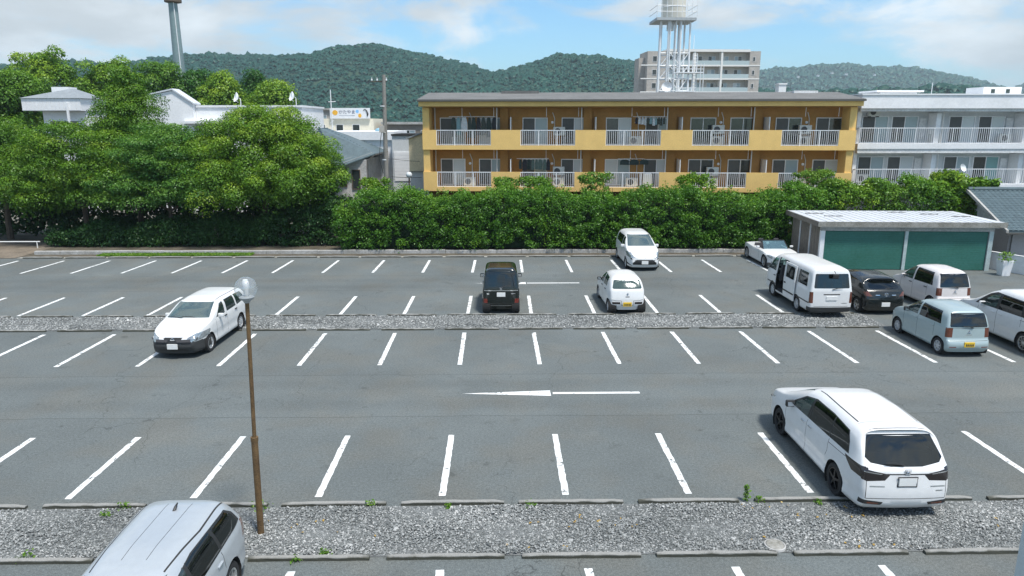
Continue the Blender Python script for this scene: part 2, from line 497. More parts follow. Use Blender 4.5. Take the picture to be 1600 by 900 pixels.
tag(stones('gravel', -27, 14.6, 25.9, 27.74, 36000, .019, .042, None, .0, 4), 'loose grey stone chips filling the middle strip', 'gravel')

kerb_me = {}
def kerb_stone(x, y, ln, w, h, parent, seed):
    key = seed % 4
    if (key, w, h) not in kerb_me:
        b = MB(); rr = random.Random(seed); n = 10
        o = None
        prof = lambda t: [(-w / 2, 0), (w / 2, 0), (w / 2, h - .015), (w / 2 - .02, h), (-w / 2 + .02, h), (-w / 2, h - .015)]
        rows = []
        for i in range(n + 1):
            t = i / n - .5
            e = .02 if i in (0, n) else 0
            rows.append([(t, py + rr.uniform(-.006, .006), max(0, pz - e * (pz > 0) + rr.uniform(-.008, .004) * (pz > 0))) for py, pz in prof(t)])
        for row in rows: b.v += row
        for i in range(n):
            for j in range(6):
                a = i * 6 + j; c = i * 6 + (j + 1) % 6
                b.f.append((a, c, c + 6, a + 6))
        b.f += [tuple(range(6)), tuple(range(n * 6, n * 6 + 6))]
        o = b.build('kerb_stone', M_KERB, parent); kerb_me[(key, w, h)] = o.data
    else:
        o = bpy.data.objects.new('kerb_stone', kerb_me[(key, w, h)]); col.objects.link(o); o.parent = parent
    o.location = (x, y, -.004); o.scale = (ln, 1, 1); o.rotation_euler = (0, 0, R(random.uniform(-.5, .5)))
    return o
i = 0
def kerb_row(parent, xs, y, ln, w=.095, h=.085):
    global i
    for x in xs: i += 1; kerb_stone(x, y + random.uniform(-.012, .012), ln * random.uniform(.97, 1.02), w, h, parent, i)
P1 = 2.40
kerb_row(near, [-.97 + P1 * k for k in range(-6, 8)], 13.22, 2.1)
kerb_row(near, [-.98 + 2.42 * k for k in range(-6, 8)], 11.36, 2.12)
kerb_row(mid, [-1.13 + 2.41 * k for k in range(-13, 7)], 27.84, 2.0, .10, .075)
kerb_row(mid, [-1.05 + 2.39 * k for k in range(-13, 7)], 25.80, 1.98, .10, .075)
edge = sheet('back_edge', M_CONC, -27.5, 17.0, 40.55, 41.0, .014); tag(edge, kind='structure')
kerb_row(edge, [-26.0 + 2.4 * k for k in range(0, 18)], 40.62, 2.25, .14, .10)

# low retaining edge of the planting bed, block by block
wall = empty('low_wall', (0, 0, 0)); tag(wall, 'low pale concrete retaining edge running along the foot of hedge and trees', 'low wall')
for k in range(30):
    x = -27.2 + 1.5 * k
    MB().box(x, x + 1.485, 41.75 + random.uniform(-.01, .01), 42.0, 0, .21 + random.uniform(-.02, .02)).build('concrete_block', M_CONCL, wall, bevel=.012)

# rail across the dirt path
br = empty('barrier_rail', (-31.5, 44.0, 0)); tag(br, 'thin white rail across the dirt path at the left edge', 'barrier')
MB().tube([(-3.5, 0, .42), (3.3, 0, .42)], .035, 8).build('rail', mat('rail_white', (.72, .73, .72), .5), br)
for x in (-2.8, 3.1): MB().tube([(x, 0, -.02), (x, 0, .42)], .03, 8).build('post', mat('rail_white', (.72, .73, .72), .5), br)

# manhole lid in the near gravel
mh = empty('manhole', (5.01, 11.62, 0)); tag(mh, 'round concrete manhole lid lying in the near gravel beside kerb', 'manhole')
MB().lathe([(.001, .055), (.15, .055), (.16, .045), (.16, .0)], 24).build('lid', M_CONC, mh, True)
MB().lathe([(.165, .0), (.165, .048), (.19, .045), (.2, .0)], 24).build('rim', M_CONCL, mh, True)

# lamp post
M_RUST = mat('rusty_steel', (.20, .125, .055), .75, .3, var=.55, vscale=5, bump=.3, bscale=40, c2=(.09, .055, .028))
lp = empty('lamp_post', (-4.51, 12.18, 0)); tag(lp, 'rusty brown lamp post with clear glass globe standing in the near gravel', 'lamp post')
MB().tube([(0, 0, -.02), (.03, 0, 1.93)], .060, 14).build('lower_pole', M_RUST, lp, True)
MB().tube([(.03, 0, 1.90), (.033, 0, 1.98)], .068, 14).build('collar', M_RUST, lp, True)
MB().tube([(.033, 0, 1.95), (.11, 0, 4.56)], .036, 12).build('upper_pole', M_RUST, lp, True)
MB().lathe([(.05, 4.50), (.07, 4.54), (.11, 4.56), (.13, 4.60), (.10, 4.62), (.001, 4.62)], 20, c=(.11, 0, 0)).build('globe_base', mat('grey_cap', (.4, .42, .43), .5, .3), lp, True)
gb = MB().lathe([(.10, 4.60)] + [(.195 * math.sin(t), 4.765 - .195 * math.cos(t)) for t in np.linspace(.55, math.pi, 22)], 32, c=(.11, 0, 0)).build('globe', glass_mat('clear_globe', (.97, .98, .98), .90, .03, .10, .8), lp, True)
MB().lathe([(.03, 4.62), (.045, 4.66), (.04, 4.72), (.058, 4.78), (.06, 4.86), (.04, 4.91), (.001, 4.92)], 16, c=(.11, 0, 0)).build('bulb', mat('opal_bulb', (.75, .76, .76), .3), gb, True)

# pale post at the right edge
pst = MB().box(0, .22, -.1, .1, 0, 6.6).build('pale_post', mat('pale_steel', (.50, .56, .58), .5, .1, var=.06), None, bevel=.02, loc=(5.08, 6.1, 0))
tag(pst, 'pale grey steel post cut by the bottom right corner of the picture', 'post')
# ------------------------------------------------------------------ foliage
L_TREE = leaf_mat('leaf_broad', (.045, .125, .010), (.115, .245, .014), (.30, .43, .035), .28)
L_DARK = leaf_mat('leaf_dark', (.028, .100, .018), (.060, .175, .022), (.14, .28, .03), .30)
L_SHADE = leaf_mat('leaf_shaded', (.014, .052, .013), (.028, .088, .018), (.065, .15, .022), .2)  # darker leaf copy: the shade under the trees is put into its colour
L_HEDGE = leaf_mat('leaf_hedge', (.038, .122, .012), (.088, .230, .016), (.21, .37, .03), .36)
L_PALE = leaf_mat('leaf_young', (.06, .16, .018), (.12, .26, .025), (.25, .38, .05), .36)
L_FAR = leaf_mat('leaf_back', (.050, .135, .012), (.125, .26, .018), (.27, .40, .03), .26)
M_BARK = mat('bark', (.085, .065, .048), .95, var=.5, vscale=4, bump=.6, bscale=25)

def leaf_quads(centres, outward, size, tint, r, spread=.9, aspect=.55):
    """one small bent quad per leaf"""
    n = len(centres)
    nn = outward + r.normal(0, spread, (n, 3)); nn /= np.linalg.norm(nn, axis=1)[:, None] + 1e-9
    a = np.cross(nn, r.normal(0, 1, (n, 3))); a /= np.linalg.norm(a, axis=1)[:, None] + 1e-9
    b = np.cross(nn, a)
    s = (size * r.uniform(.6, 1.25, n))[:, None]
    a = a * s * .5; b = b * s * .5 * aspect
    k = nn * s * .10
    v = np.stack([centres - a - k, centres + b + k * .5, centres + a - k, centres - b + k * .5], 1)
    f = np.arange(n * 4).reshape(n, 4)
    return v.reshape(-1, 3), f, tint
def clump_leaves(cl, rad, per, size, r, flat=1.0, tint0=None, cen=None, inner=.35, tip=0.0, spread=.9):
    """leaves spread through round clumps; cl (m,3), rad (m,)"""
    m = len(cl)
    idx = np.repeat(np.arange(m), per)
    n = len(idx)
    d = r.normal(0, 1, (n, 3)); d /= np.linalg.norm(d, axis=1)[:, None]
    low = d[:, 2] < -.2
    d[low, 2] *= np.where(r.random(low.sum()) < .6, -1, 1)
    d /= np.linalg.norm(d, axis=1)[:, None]
    rr = rad[idx] * (1 - inner * r.random(n) ** 1.8) * (1 + .10 * r.normal(0, 1, n))
    p = cl[idx] + d * rr[:, None] * np.array([1, 1, flat])
    t0 = tint0[idx] if tint0 is not None else np.full(n, .45)
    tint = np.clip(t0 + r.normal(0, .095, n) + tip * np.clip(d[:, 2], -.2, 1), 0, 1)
    out = d.copy(); out[:, 2] += .35
    return leaf_quads(p, out, size, tint, r, spread)
def limb(b, p0, p1, r0, r1, rr, seg=5, sag=.12):
    pts = []; L = (Vector(p1) - Vector(p0)).length
    for i in range(seg + 1):
        t = i / seg
        q = Vector(p0).lerp(Vector(p1), t)
        if 0 < i < seg: q += Vector((rr.uniform(-1, 1), rr.uniform(-1, 1), rr.uniform(-.3, .8))) * sag * L * .35
        pts.append(q)
    b.tube(pts, [r0 + (r1 - r0) * k / seg for k in range(seg + 1)], 7)
    return pts
def make_tree(name, label, base, lobes, n_clump, per, size, m, trunk_r, trunk_h, seed, clump_r=(.5, .9), flat=.8, group=None, tint_mu=.45, cat='tree', stems=1, gap=.0):
    """lobes: ((dx, dy, z), (rx, ry, rz)) ellipsoids that make the crown's outline"""
    r = np.random.default_rng(seed); rr = random.Random(seed)
    t = empty(name, (base[0], base[1], 0)); tag(t, label, cat, group)
    vol = np.array([l[1][0] * l[1][1] + l[1][0] * l[1][2] + l[1][1] * l[1][2] for l in lobes]); vol /= vol.sum()
    cls = []; tn = []
    for (c, rad), w in zip(lobes, vol):
        k = max(3, int(n_clump * w))
        d = r.normal(0, 1, (k, 3)); d /= np.linalg.norm(d, axis=1)[:, None]
        d[:, 2] = np.where(d[:, 2] < -.45, -d[:, 2], d[:, 2])
        # spread the clumps evenly over the lobe
        cand = r.normal(0, 1, (k * 8, 3)); cand /= np.linalg.norm(cand, axis=1)[:, None]
        cand[:, 2] = np.where(cand[:, 2] < -.45, -cand[:, 2], cand[:, 2])
        pick = [0]; dist = np.linalg.norm(cand - cand[0], axis=1)
        for _ in range(k - 1):
            j = int(np.argmax(dist * r.uniform(.7, 1, len(dist)))); pick.append(j); dist = np.minimum(dist, np.linalg.norm(cand - cand[j], axis=1))
        d = cand[pick]
        q = np.array(c) + d * np.array(rad) * r.uniform(.72, 1.04, (k, 1))
        cls.append(q); tn.append(tint_mu + r.normal(0, .13, k))
    cls = np.concatenate(cls); tn = np.concatenate(tn)
    rad = r.uniform(*clump_r, len(cls))
    v, f, ti = clump_leaves(cls, rad, per, size, r, flat, tn, tip=.30, spread=.55)
    # inner leaves that close the crown
    ic = np.concatenate([np.array(c) + r.uniform(-.62, .62, (max(4, int(n_clump * w * .5)), 3)) * np.array(rd) for (c, rd), w in zip(lobes, vol)])
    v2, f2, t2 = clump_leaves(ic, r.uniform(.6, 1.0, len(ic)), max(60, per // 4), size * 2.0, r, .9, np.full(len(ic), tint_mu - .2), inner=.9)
    v = np.concatenate([v, v2]); ti = np.concatenate([ti, t2]); f = np.concatenate([f, f2 + len(f) * 4])
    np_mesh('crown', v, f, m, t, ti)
    b = MB()
    top = Vector((lobes[0][0][0] * .3, lobes[0][0][1] * .3, trunk_h))
    for sidx in range(stems):
        off = Vector((0, 0, 0)) if stems == 1 else Vector((rr.uniform(-.5, .5), rr.uniform(-.4, .4), 0))
        pts = limb(b, off + Vector((0, 0, -.1)), top + off * 1.6, trunk_r, trunk_r * .6, rr, 5, .06)
        for k in rr.sample(range(len(cls)), min(12, len(cls))):
            e = Vector(cls[k]); s_ = pts[-1] if rr.random() < .6 else pts[-2]
            limb(b, s_, s_.lerp(e, .92), trunk_r * .42, trunk_r * .08, rr, 4)
    b.build('trunk', M_BARK, t, True)
    return t
TG = 'trees behind the left half of the car park'
make_tree('broadleaf_tree', 'large round bushy tree with yellowish tips at right end of the tree row', (-15.0, 46.2),
          [((0, 0, 5.4), (4.2, 3.0, 2.9)), ((-3.2, -.6, 4.4), (2.3, 2.0, 2.2)), ((3.0, -.5, 4.3), (2.2, 2.0, 2.3)), ((1.4, -1.9, 3.7), (3.3, 1.6, 1.7)), ((-1.7, -1.9, 3.5), (2.8, 1.5, 1.6)), ((.2, .2, 7.0), (2.2, 2.0, 1.3))],
          150, 720, .122, L_TREE, .22, 3.2, 11, (.62, 1.08), .82, TG, .42)
make_tree('maple_tree', 'spreading tree with flat tiers of dark green leaves left of the round bushy tree', (-20.8, 45.6),
          [((0, 0, 4.6), (3.2, 2.2, 2.4)), ((-2.0, -.6, 3.3), (2.4, 1.6, 1.5)), ((2.0, -.8, 3.4), (2.4, 1.6, 1.5)), ((.4, 0, 6.0), (2.4, 1.7, 1.2))],
          95, 620, .122, L_DARK, .18, 2.6, 12, (.7, 1.25), .42, TG, .62)
make_tree('tall_tree', 'tall green tree with pointed top rising in front of the white house', (-24.2, 48.6),
          [((0, 0, 7.2), (1.9, 1.8, 2.4)), ((.1, 0, 9.6), (.8, .8, 1.2)), ((1.5, -.3, 5.4), (2.6, 1.8, 2.0)), ((-.8, -.2, 4.8), (1.8, 1.6, 1.6))],
          95, 700, .12, L_TREE, .2, 4.2, 13, (.6, 1.05), .72, TG, .26)
make_tree('broadleaf_tree', 'mid-height spreading green tree in front of the tall tree, third from left edge', (-26.4, 46.0),
          [((0, 0, 4.9), (3.2, 2.2, 2.6)), ((2.2, -.8, 3.8), (2.4, 1.6, 2.0)), ((-2.2, -.6, 3.3), (2.4, 1.6, 1.9))],
          110, 620, .122, L_TREE, .2, 2.8, 14, (.65, 1.1), .62, TG, .32)
make_tree('broadleaf_tree', 'green tree at the left edge overhanging the dirt path, lower crown', (-32.4, 47.6),
          [((0, 0, 5.0), (3.4, 2.6, 2.6)), ((2.4, -.8, 4.0), (2.2, 1.8, 1.9)), ((-2.2, -.2, 4.4), (2.6, 2.0, 2.0))],
          115, 620, .125, L_TREE, .22, 3.2, 15, (.65, 1.1), .68, TG, .28)
make_tree('broadleaf_tree', 'taller dark tree standing behind at the left edge of the picture', (-44.8, 68.0),
          [((0, 0, 8.6), (4.0, 3.0, 3.6)), ((-2.6, 0, 6.4), (2.8, 2.2, 2.8))],
          80, 380, .22, L_FAR, .25, 5.5, 16, (.8, 1.4), .8, TG, .22)
BG = 'trees behind the white houses'
for k, (x, y, z, rx, rz, lab, mm, mu) in enumerate([
        (-51.0, 84, 10.6, 4.4, 4.3, 'tall light green tree at far left behind the houses', L_FAR, .55),
        (-44.8, 86, 10.2, 3.9, 3.9, 'round light green tree behind the left white house', L_FAR, .60),
        (-39.5, 87, 9.8, 3.4, 3.9, 'bright green tree behind the gap between both white houses', L_PALE, .40),
        (-35.6, 88, 9.3, 2.4, 3.6, 'dark slender tree behind the white gable', L_DARK, .45),
        (-32.4, 87, 9.0, 2.2, 3.6, 'bright green tree right behind the white gable peak', L_FAR, .65),
        (-30.2, 92, 8.8, 1.4, 4.4, 'narrow dark conifer beside the steel mast', L_DARK, .25),
        (-27.0, 88, 8.3, 2.6, 3.4, 'rightmost light green tree behind the flat white wing', L_FAR, .60)]):
    make_tree('conifer_tree' if 'conifer' in lab else 'back_tree', lab, (x, y), [((0, 0, z), (rx, rx * .8, rz)), ((rx * .25, 0, z + rz * .62), (rx * .5, rx * .5, rz * .42)), ((-rx * .45, -.5, z - .8), (rx * .7, rx * .7, rz * .6))],
              50, 330, .27, mm, .25, z - rz * .5, 40 + k, (.8, 1.35), .95, BG, mu - .12)

def bush(name, label, x0, x1, y0, y1, h, n_clump, per, size, m, seed, group=None, rad=(.25, .5), hfun=None, cat='shrub', tint_mu=.4, z0=.1, shoots=0):
    r = np.random.default_rng(seed)
    t = empty(name, ((x0 + x1) / 2, (y0 + y1) / 2, 0)); tag(t, label, cat, group)
    cx, cy = (x0 + x1) / 2, (y0 + y1) / 2
    q = np.stack([r.uniform(x0, x1, n_clump), r.uniform(y0, y1, n_clump), r.random(n_clump)], 1)
    # push the clumps to the outside of the body: front face, top, back
    side = r.random(n_clump)
    hh = np.array([hfun(x) if hfun else h for x in q[:, 0]])
    fr = side < .55; tp = (side >= .55) & (side < .9)
    q[fr, 1] = y0 + r.normal(0, .12, fr.sum()); q[fr, 2] = z0 + (hh[fr] - z0) * r.random(fr.sum())
    q[tp, 2] = hh[tp] + r.normal(0, .10, tp.sum())
    bk = side >= .9; q[bk, 2] = z0 + (hh[bk] - z0) * r.random(bk.sum())
    q[:, 0] -= cx; q[:, 1] -= cy
    tn = tint_mu + r.normal(0, .12, n_clump)
    tn = tn + .12 * np.sin(q[:, 0] * .8 + seed) * np.sin(q[:, 2] * 1.9 + q[:, 0] * .5)
    v, f, ti = clump_leaves(q, r.uniform(*rad, n_clump), per, size, r, .9, tn, inner=.6, tip=.14, spread=.7)
    if shoots:
        # thin upright shoots standing out of the clipped top
        sx = r.uniform(x0, x1, shoots); k = 26
        sh = r.uniform(.25, .75, shoots); lean = r.normal(0, .12, (shoots, 2))
        tt = r.random((shoots, k)); hx = np.array([hfun(x) if hfun else h for x in sx])
        px = (sx - cx)[:, None] + lean[:, :1] * tt + r.normal(0, .06, (shoots, k)); py = r.uniform(y0 - cy, y1 - cy, shoots)[:, None] + lean[:, 1:] * tt + r.normal(0, .06, (shoots, k))
        pz = hx[:, None] + tt * sh[:, None]
        sp = np.stack([px, py, pz], -1).reshape(-1, 3)
        v2, f2, t2 = leaf_quads(sp, np.tile([0, -.3, .8], (len(sp), 1)), size, np.clip(r.normal(.72, .14, len(sp)), 0, 1), r, .7)
        v = np.concatenate([v, v2]); f = np.concatenate([f, f2 + len(f) * 4]); ti = np.concatenate([ti, t2])
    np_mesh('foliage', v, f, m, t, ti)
    b = MB(); rr = random.Random(seed)
    for k in range(max(3, int((x1 - x0) * 1.2))):
        x = rr.uniform(x0 + .1, x1 - .1) - cx; y = rr.uniform(-.3, .3) * (y1 - y0) * .6
        limb(b, (x, y, -.05), (x + rr.uniform(-.3, .3), y, (hfun(x + cx) if hfun else h) * .85), .035, .012, rr, 4)
    b.build('stems', M_BARK, t)
    return t
hf = lambda x: 3.15 + .22 * math.sin(x * .7 + .5) + .14 * math.sin(x * 2.3 + 1) + .10 * math.sin(x * 5.1) + (-.75 if x < -7.5 else 0) * min(1, (-7.5 - x) / 1.5)
hedge = bush('hedge', 'long clipped dark green hedge below the orange apartment building', -9.6, 17.6, 41.98, 44.6, 3.3, 1500, 82, .125, L_HEDGE, 21, None, (.22, .46), hf, 'hedge', .40, .38, 230)
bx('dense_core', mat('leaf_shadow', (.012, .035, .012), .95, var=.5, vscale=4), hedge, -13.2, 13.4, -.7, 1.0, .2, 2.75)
# young shoots and taller plants along the hedge top and behind the garage
SG = 'shrubs sprouting along the hedge top'
for k, (x, y, h, w, lab, mm) in enumerate([
        (-7.6, 44.6, 3.9, .7, 'tall bright shrub at the hedge top beside the utility pole', L_TREE),
        (1.4, 45.2, 3.9, 1.6, 'light green shrub on the hedge top below the first orange bays', L_PALE),
        (6.0, 45.0, 4.2, 1.0, 'yellow-green shrub on the hedge top below the third orange bay', L_PALE),
        (12.2, 45.0, 4.0, 1.0, 'green shrub on the hedge top below the fourth orange bay', L_TREE),
        (19.7, 45.2, 4.3, 1.1, 'bright leafy shrub in front of the rightmost orange railing', L_PALE)]):
    bush('shrub', lab, x - w, x + w, y - .5, y + .5, h, int(60 * w), 70, .15, mm, 60 + k, SG, (.2, .42), None, 'shrub', .5, 1.8)
GG = 'shrubs growing behind the garage'
for k, (x0, x1, h, lab, mm) in enumerate([
        (17.4, 20.2, 3.5, 'dark green shrub behind the left end of the garage roof', L_HEDGE),
        (20.0, 22.8, 3.6, 'medium green shrub behind the garage roof, second from left', L_TREE),
        (22.6, 24.8, 3.7, 'pale green shrub in the middle behind the garage roof', L_PALE),
        (24.5, 26.6, 3.8, 'dark shrub behind the garage roof left of the large-leaved bush', L_HEDGE),
        (26.4, 29.6, 3.9, 'large-leaved bright bush behind the right end of the garage roof', L_TREE)]):
    bush('shrub', lab, x0, x1, 42.4, 44.4, h, int(95 * (x1 - x0)), 62, .15 if k < 4 else .26, mm, 80 + k, GG, (.22, .5), lambda x, h=h, s=k: h + .25 * math.sin(x * 2.2 + s), 'shrub', .46)
# undergrowth below the trees
UG = 'undergrowth below the trees'
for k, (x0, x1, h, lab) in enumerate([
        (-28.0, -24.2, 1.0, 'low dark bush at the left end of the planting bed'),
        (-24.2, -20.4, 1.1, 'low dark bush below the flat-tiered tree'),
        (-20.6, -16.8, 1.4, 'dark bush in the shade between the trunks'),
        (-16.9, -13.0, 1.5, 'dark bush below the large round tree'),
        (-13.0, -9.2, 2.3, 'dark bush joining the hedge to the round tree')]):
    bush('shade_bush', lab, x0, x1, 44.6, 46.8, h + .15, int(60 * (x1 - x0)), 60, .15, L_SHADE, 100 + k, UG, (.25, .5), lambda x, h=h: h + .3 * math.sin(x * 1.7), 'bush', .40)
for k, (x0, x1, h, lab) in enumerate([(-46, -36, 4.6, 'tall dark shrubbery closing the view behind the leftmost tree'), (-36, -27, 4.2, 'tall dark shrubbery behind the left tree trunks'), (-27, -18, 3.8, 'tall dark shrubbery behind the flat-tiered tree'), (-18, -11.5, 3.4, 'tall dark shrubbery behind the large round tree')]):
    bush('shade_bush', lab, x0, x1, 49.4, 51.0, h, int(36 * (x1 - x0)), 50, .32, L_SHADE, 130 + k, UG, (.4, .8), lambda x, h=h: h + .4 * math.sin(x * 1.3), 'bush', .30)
# weeds along the kerbs
def weed(x, y, h, w, lab, seed):
    r = np.random.default_rng(seed); n = int(18 + 50 * h / .3); w *= .6; h *= .85
    t = empty('weed', (x, y, 0)); tag(t, lab, 'weed', 'weeds along the kerbs')
    p = np.stack([r.normal(0, w * .45, n), r.normal(0, w * .45, n), r.uniform(.03, h, n)], 1)
    v, f, ti = leaf_quads(p, np.tile([0, -.2, 1.], (n, 1)), .065, np.clip(r.normal(.6, .15, n), 0, 1), r)
    np_mesh('leaves', v, f, L_PALE, t, ti)
    b = MB(); rr = random.Random(seed)
    for k in range(5): limb(b, (0, 0, -.01), (rr.uniform(-w, w) * .5, rr.uniform(-w, w) * .4, h * .95), .006, .003, rr, 3)
    b.build('stalk', L_PALE, t)
for k, (px, py, h, w, lab) in enumerate([
        (5.02, 13.24, .46, .10, 'tall thin weed growing in a gap of the near kerb'),
        (5.28, 13.20, .14, .16, 'small weed in the kerb gap next to the tall thin weed'),
        (-7.55, 13.14, .16, .22, 'low leafy weed at the kerb left of the silver car'),
        (-7.75, 12.85, .12, .2, 'flat weed in the gravel left of the silver car roof'),
        (-6.62, 13.16, .16, .2, 'weed at the kerb touching the silver car roof outline'),
        (-6.75, 11.75, .30, .14, 'upright weed in the gravel beside the silver car flank'),
        (-8.45, 11.5, .10, .3, 'low weed patch on the lower kerb at far left'),
        (-4.85, 13.12, .12, .4, 'low weed patch at the kerb beside the lamp post'),
        (-2.62, 13.15, .14, .2, 'weed at the near kerb second from the lamp post'),
        (-1.05, 13.1, .10, .14, 'tiny weed at the near kerb below the middle parking lines'),
        (.62, 13.12, .09, .25, 'tiny weed patch in the centre kerb gap'),
        (6.45, 13.10, .12, .12, 'small weed at the kerb left of the white people carrier'),
        (-3.15, 11.45, .14, .18, 'small weed on the lower kerb near the pale gravel patch'),
        (-3.62, 11.3, .10, .16, 'second small weed on the lower kerb near the pale gravel patch')]):
    weed(px, py, h, w, lab, 200 + k)
# patch of grass on the back edge
r = np.random.default_rng(5); n = 9000
p = np.stack([r.uniform(-23.2, -14.4, n), r.uniform(41.0, 41.75, n), r.uniform(.02, .12, n)], 1)
v, f, ti = leaf_quads(p, np.tile([0, -.6, .5], (n, 1)), .11, np.clip(r.normal(.45, .2, n), 0, 1), r, .5, .3)
gr = np_mesh('grass', v, f, L_TREE, None, ti); tag(gr, 'strip of short bright grass before the low wall', 'grass', kind='stuff')
# a few fallen yellow leaves
n = 150
p = np.stack([r.uniform(-4.5, 10, n), r.uniform(11.5, 13.1, n), np.full(n, .052)], 1)
keep = np.sin(p[:, 0] * 1.3) + np.sin(p[:, 1] * 5 + p[:, 0]) > .4
v, f, ti = leaf_quads(p[keep], np.tile([0, 0, 1.], (keep.sum(), 1)), .07, np.full(keep.sum(), .5), r, .3, .6)
lv = np_mesh('fallen_leaves', v, f, leaf_mat('leaf_fallen', (.3, .2, .06), (.4, .26, .06), (.5, .34, .1), .1), None, ti); tag(lv, 'yellow fallen leaves scattered over the near gravel', 'leaves', kind='stuff')

# ------------------------------------------------------------------ hills with woods
F_UN = 1120.0 / math.cos(R(13.02))
def sky_xz(px, py, D):
    """point at distance D on the photograph's skyline"""
    th, ps = R(13.02), R(1.0)
    a, b = (px - 800) / 1120, -(py - 450) / 1120
    v = np.array([a, b * math.sin(th) + math.cos(th), b * math.cos(th) - math.sin(th)])
    x = v[0] * math.cos(ps) + v[1] * math.sin(ps); y = -v[0] * math.sin(ps) + v[1] * math.cos(ps)
    return x / y * D, 7.56 + v[2] / y * D
def make_hill(name, label_f, D, depth, sky, n_tree, tr, m_leaf, seed, sub_=1, drop=0.0):
    r = np.random.default_rng(seed)
    P = np.array([sky_xz(a, b, D) for a, b in sky])
    P[:, 1] -= drop
    xs = np.linspace(P[0, 0], P[-1, 0], 160)
    hz = np.interp(xs, P[:, 0], P[:, 1])
    def gul(x, t): return (np.sin(x / D * 52 + seed) * .5 + np.sin(x / D * 117 + 2 * seed) * .3 + np.sin(x / D * 23) * .6) * .09
    def height(x, t):
        """t 0 = front foot, 1 = ridge, up to 1.6 = back slope"""
        H = np.interp(x, P[:, 0], P[:, 1])
        s = np.where(t <= 1, np.sin(np.clip(t, 0, 1) * math.pi / 2) ** 1.15, 1 - (np.clip(t, 1, 1.6) - 1) * .75)
        return H * s * (1 + gul(x, t) * np.sin(np.clip(t, 0, 1) * math.pi) * 1.1)
    ts = np.concatenate([np.linspace(0, 1, 26), np.linspace(1.06, 1.6, 8)])
    X, T = np.meshgrid(xs, ts)
    Y = D - depth + T * depth + gul(X, T) * depth * .5 * np.sin(np.clip(T, 0, 1) * math.pi)
    Z = height(X, T) - tr * 1.3
    v = np.stack([X, Y, Z], -1).reshape(-1, 3)
    nx = len(xs); ii = np.arange(nx - 1); jj = np.arange(len(ts) - 1)
    I, J = np.meshgrid(ii, jj); a = (J * nx + I).ravel()
    f = np.stack([a, a + 1, a + nx + 1, a + nx], 1)
    h = np_mesh(name, v, f, mat('hill_ground', (.02, .055, .03), .95), None, None, True); tag(h, kind='structure')
    # crowns
    ico = bmesh.new(); bmesh.ops.create_icosphere(ico, subdivisions=sub_, radius=1.0)
    iv = np.array([q.co[:] for q in ico.verts]); ifc = np.array([[q.index for q in ff.verts] for ff in ico.faces]); ico.free()
    keepf = iv[ifc].mean(1)[:, 2] > .0; ifc = ifc[keepf]
    x = r.uniform(xs[0], xs[-1], n_tree); t = r.uniform(.02, 1.12, n_tree)
    y = D - depth + t * depth + gul(x, t) * depth * .5 * np.sin(np.clip(t, 0, 1) * math.pi)
    z = height(x, t) - tr * 1.3
    s = tr * r.uniform(.45, 1.15, n_tree) * np.where(r.random(n_tree) > .93, 1.7, 1)
    bump = 1 + r.normal(0, .26, (n_tree, len(iv)))
    vv = iv[None] * bump[..., None] * s[:, None, None] * np.array([1.1, 1.1, .72]) + np.stack([x, y, z + s * .5], 1)[:, None, :]
    ff = ifc[None] + (np.arange(n_tree) * len(iv))[:, None, None]
    base = np.clip(.45 + .22 * np.sin(x / D * 40 + seed) * np.sin(t * 7 + x / D * 15) + r.normal(0, .13, n_tree), 0, 1)
    ti = np.clip(np.repeat(base, len(ifc)) + r.normal(0, .05, n_tree * len(ifc)), 0, 1)
    o = np_mesh('forest', vv.reshape(-1, 3), ff.reshape(-1, 3), m_leaf, None, ti, False)
    tag(o, label_f, 'forest', kind='stuff')
L_HILL = leaf_mat('leaf_hill', (.008, .046, .036), (.012, .060, .046), (.020, .080, .056), .1)
L_HILL2 = leaf_mat('leaf_far_hill', (.016, .064, .050), (.022, .078, .060), (.03, .095, .070), .1)
make_hill('hill', 'dense teal-green woods covering the long near hill', 900, 420,
          [(-160, 110), (0, 100), (70, 94), (140, 93), (215, 98), (250, 97), (300, 89), (330, 82), (370, 77), (420, 80), (470, 88), (510, 80), (555, 70), (590, 69), (640, 73), (680, 80), (720, 92), (765, 106), (785, 107), (810, 98), (840, 90), (870, 86), (920, 85), (965, 88), (1010, 99), (1060, 112), (1120, 130), (1200, 150)],
          44000, 2.1, L_HILL, 3, drop=5.5)
make_hill('far_hill', 'paler hazy woods on the distant right-hand hill', 2100, 700,
          [(1000, 175), (1120, 125), (1180, 110), (1230, 108), (1270, 103), (1300, 100), (1345, 102), (1400, 109), (1440, 119), (1478, 134), (1520, 146), (1560, 146), (1580, 140), (1605, 131), (1660, 120), (1740, 135)],
          13000, 5.4, L_HILL2, 5)
make_hill('low_ridge', 'dark low wooded ridge in front of the distant hill', 620, 120,
          [(1130, 160), (1180, 146), (1260, 142), (1340, 139), (1400, 137), (1440, 136), (1480, 133), (1496, 136), (1520, 144), (1560, 147), (1700, 150)],
          3500, 2.6, L_HILL, 8)
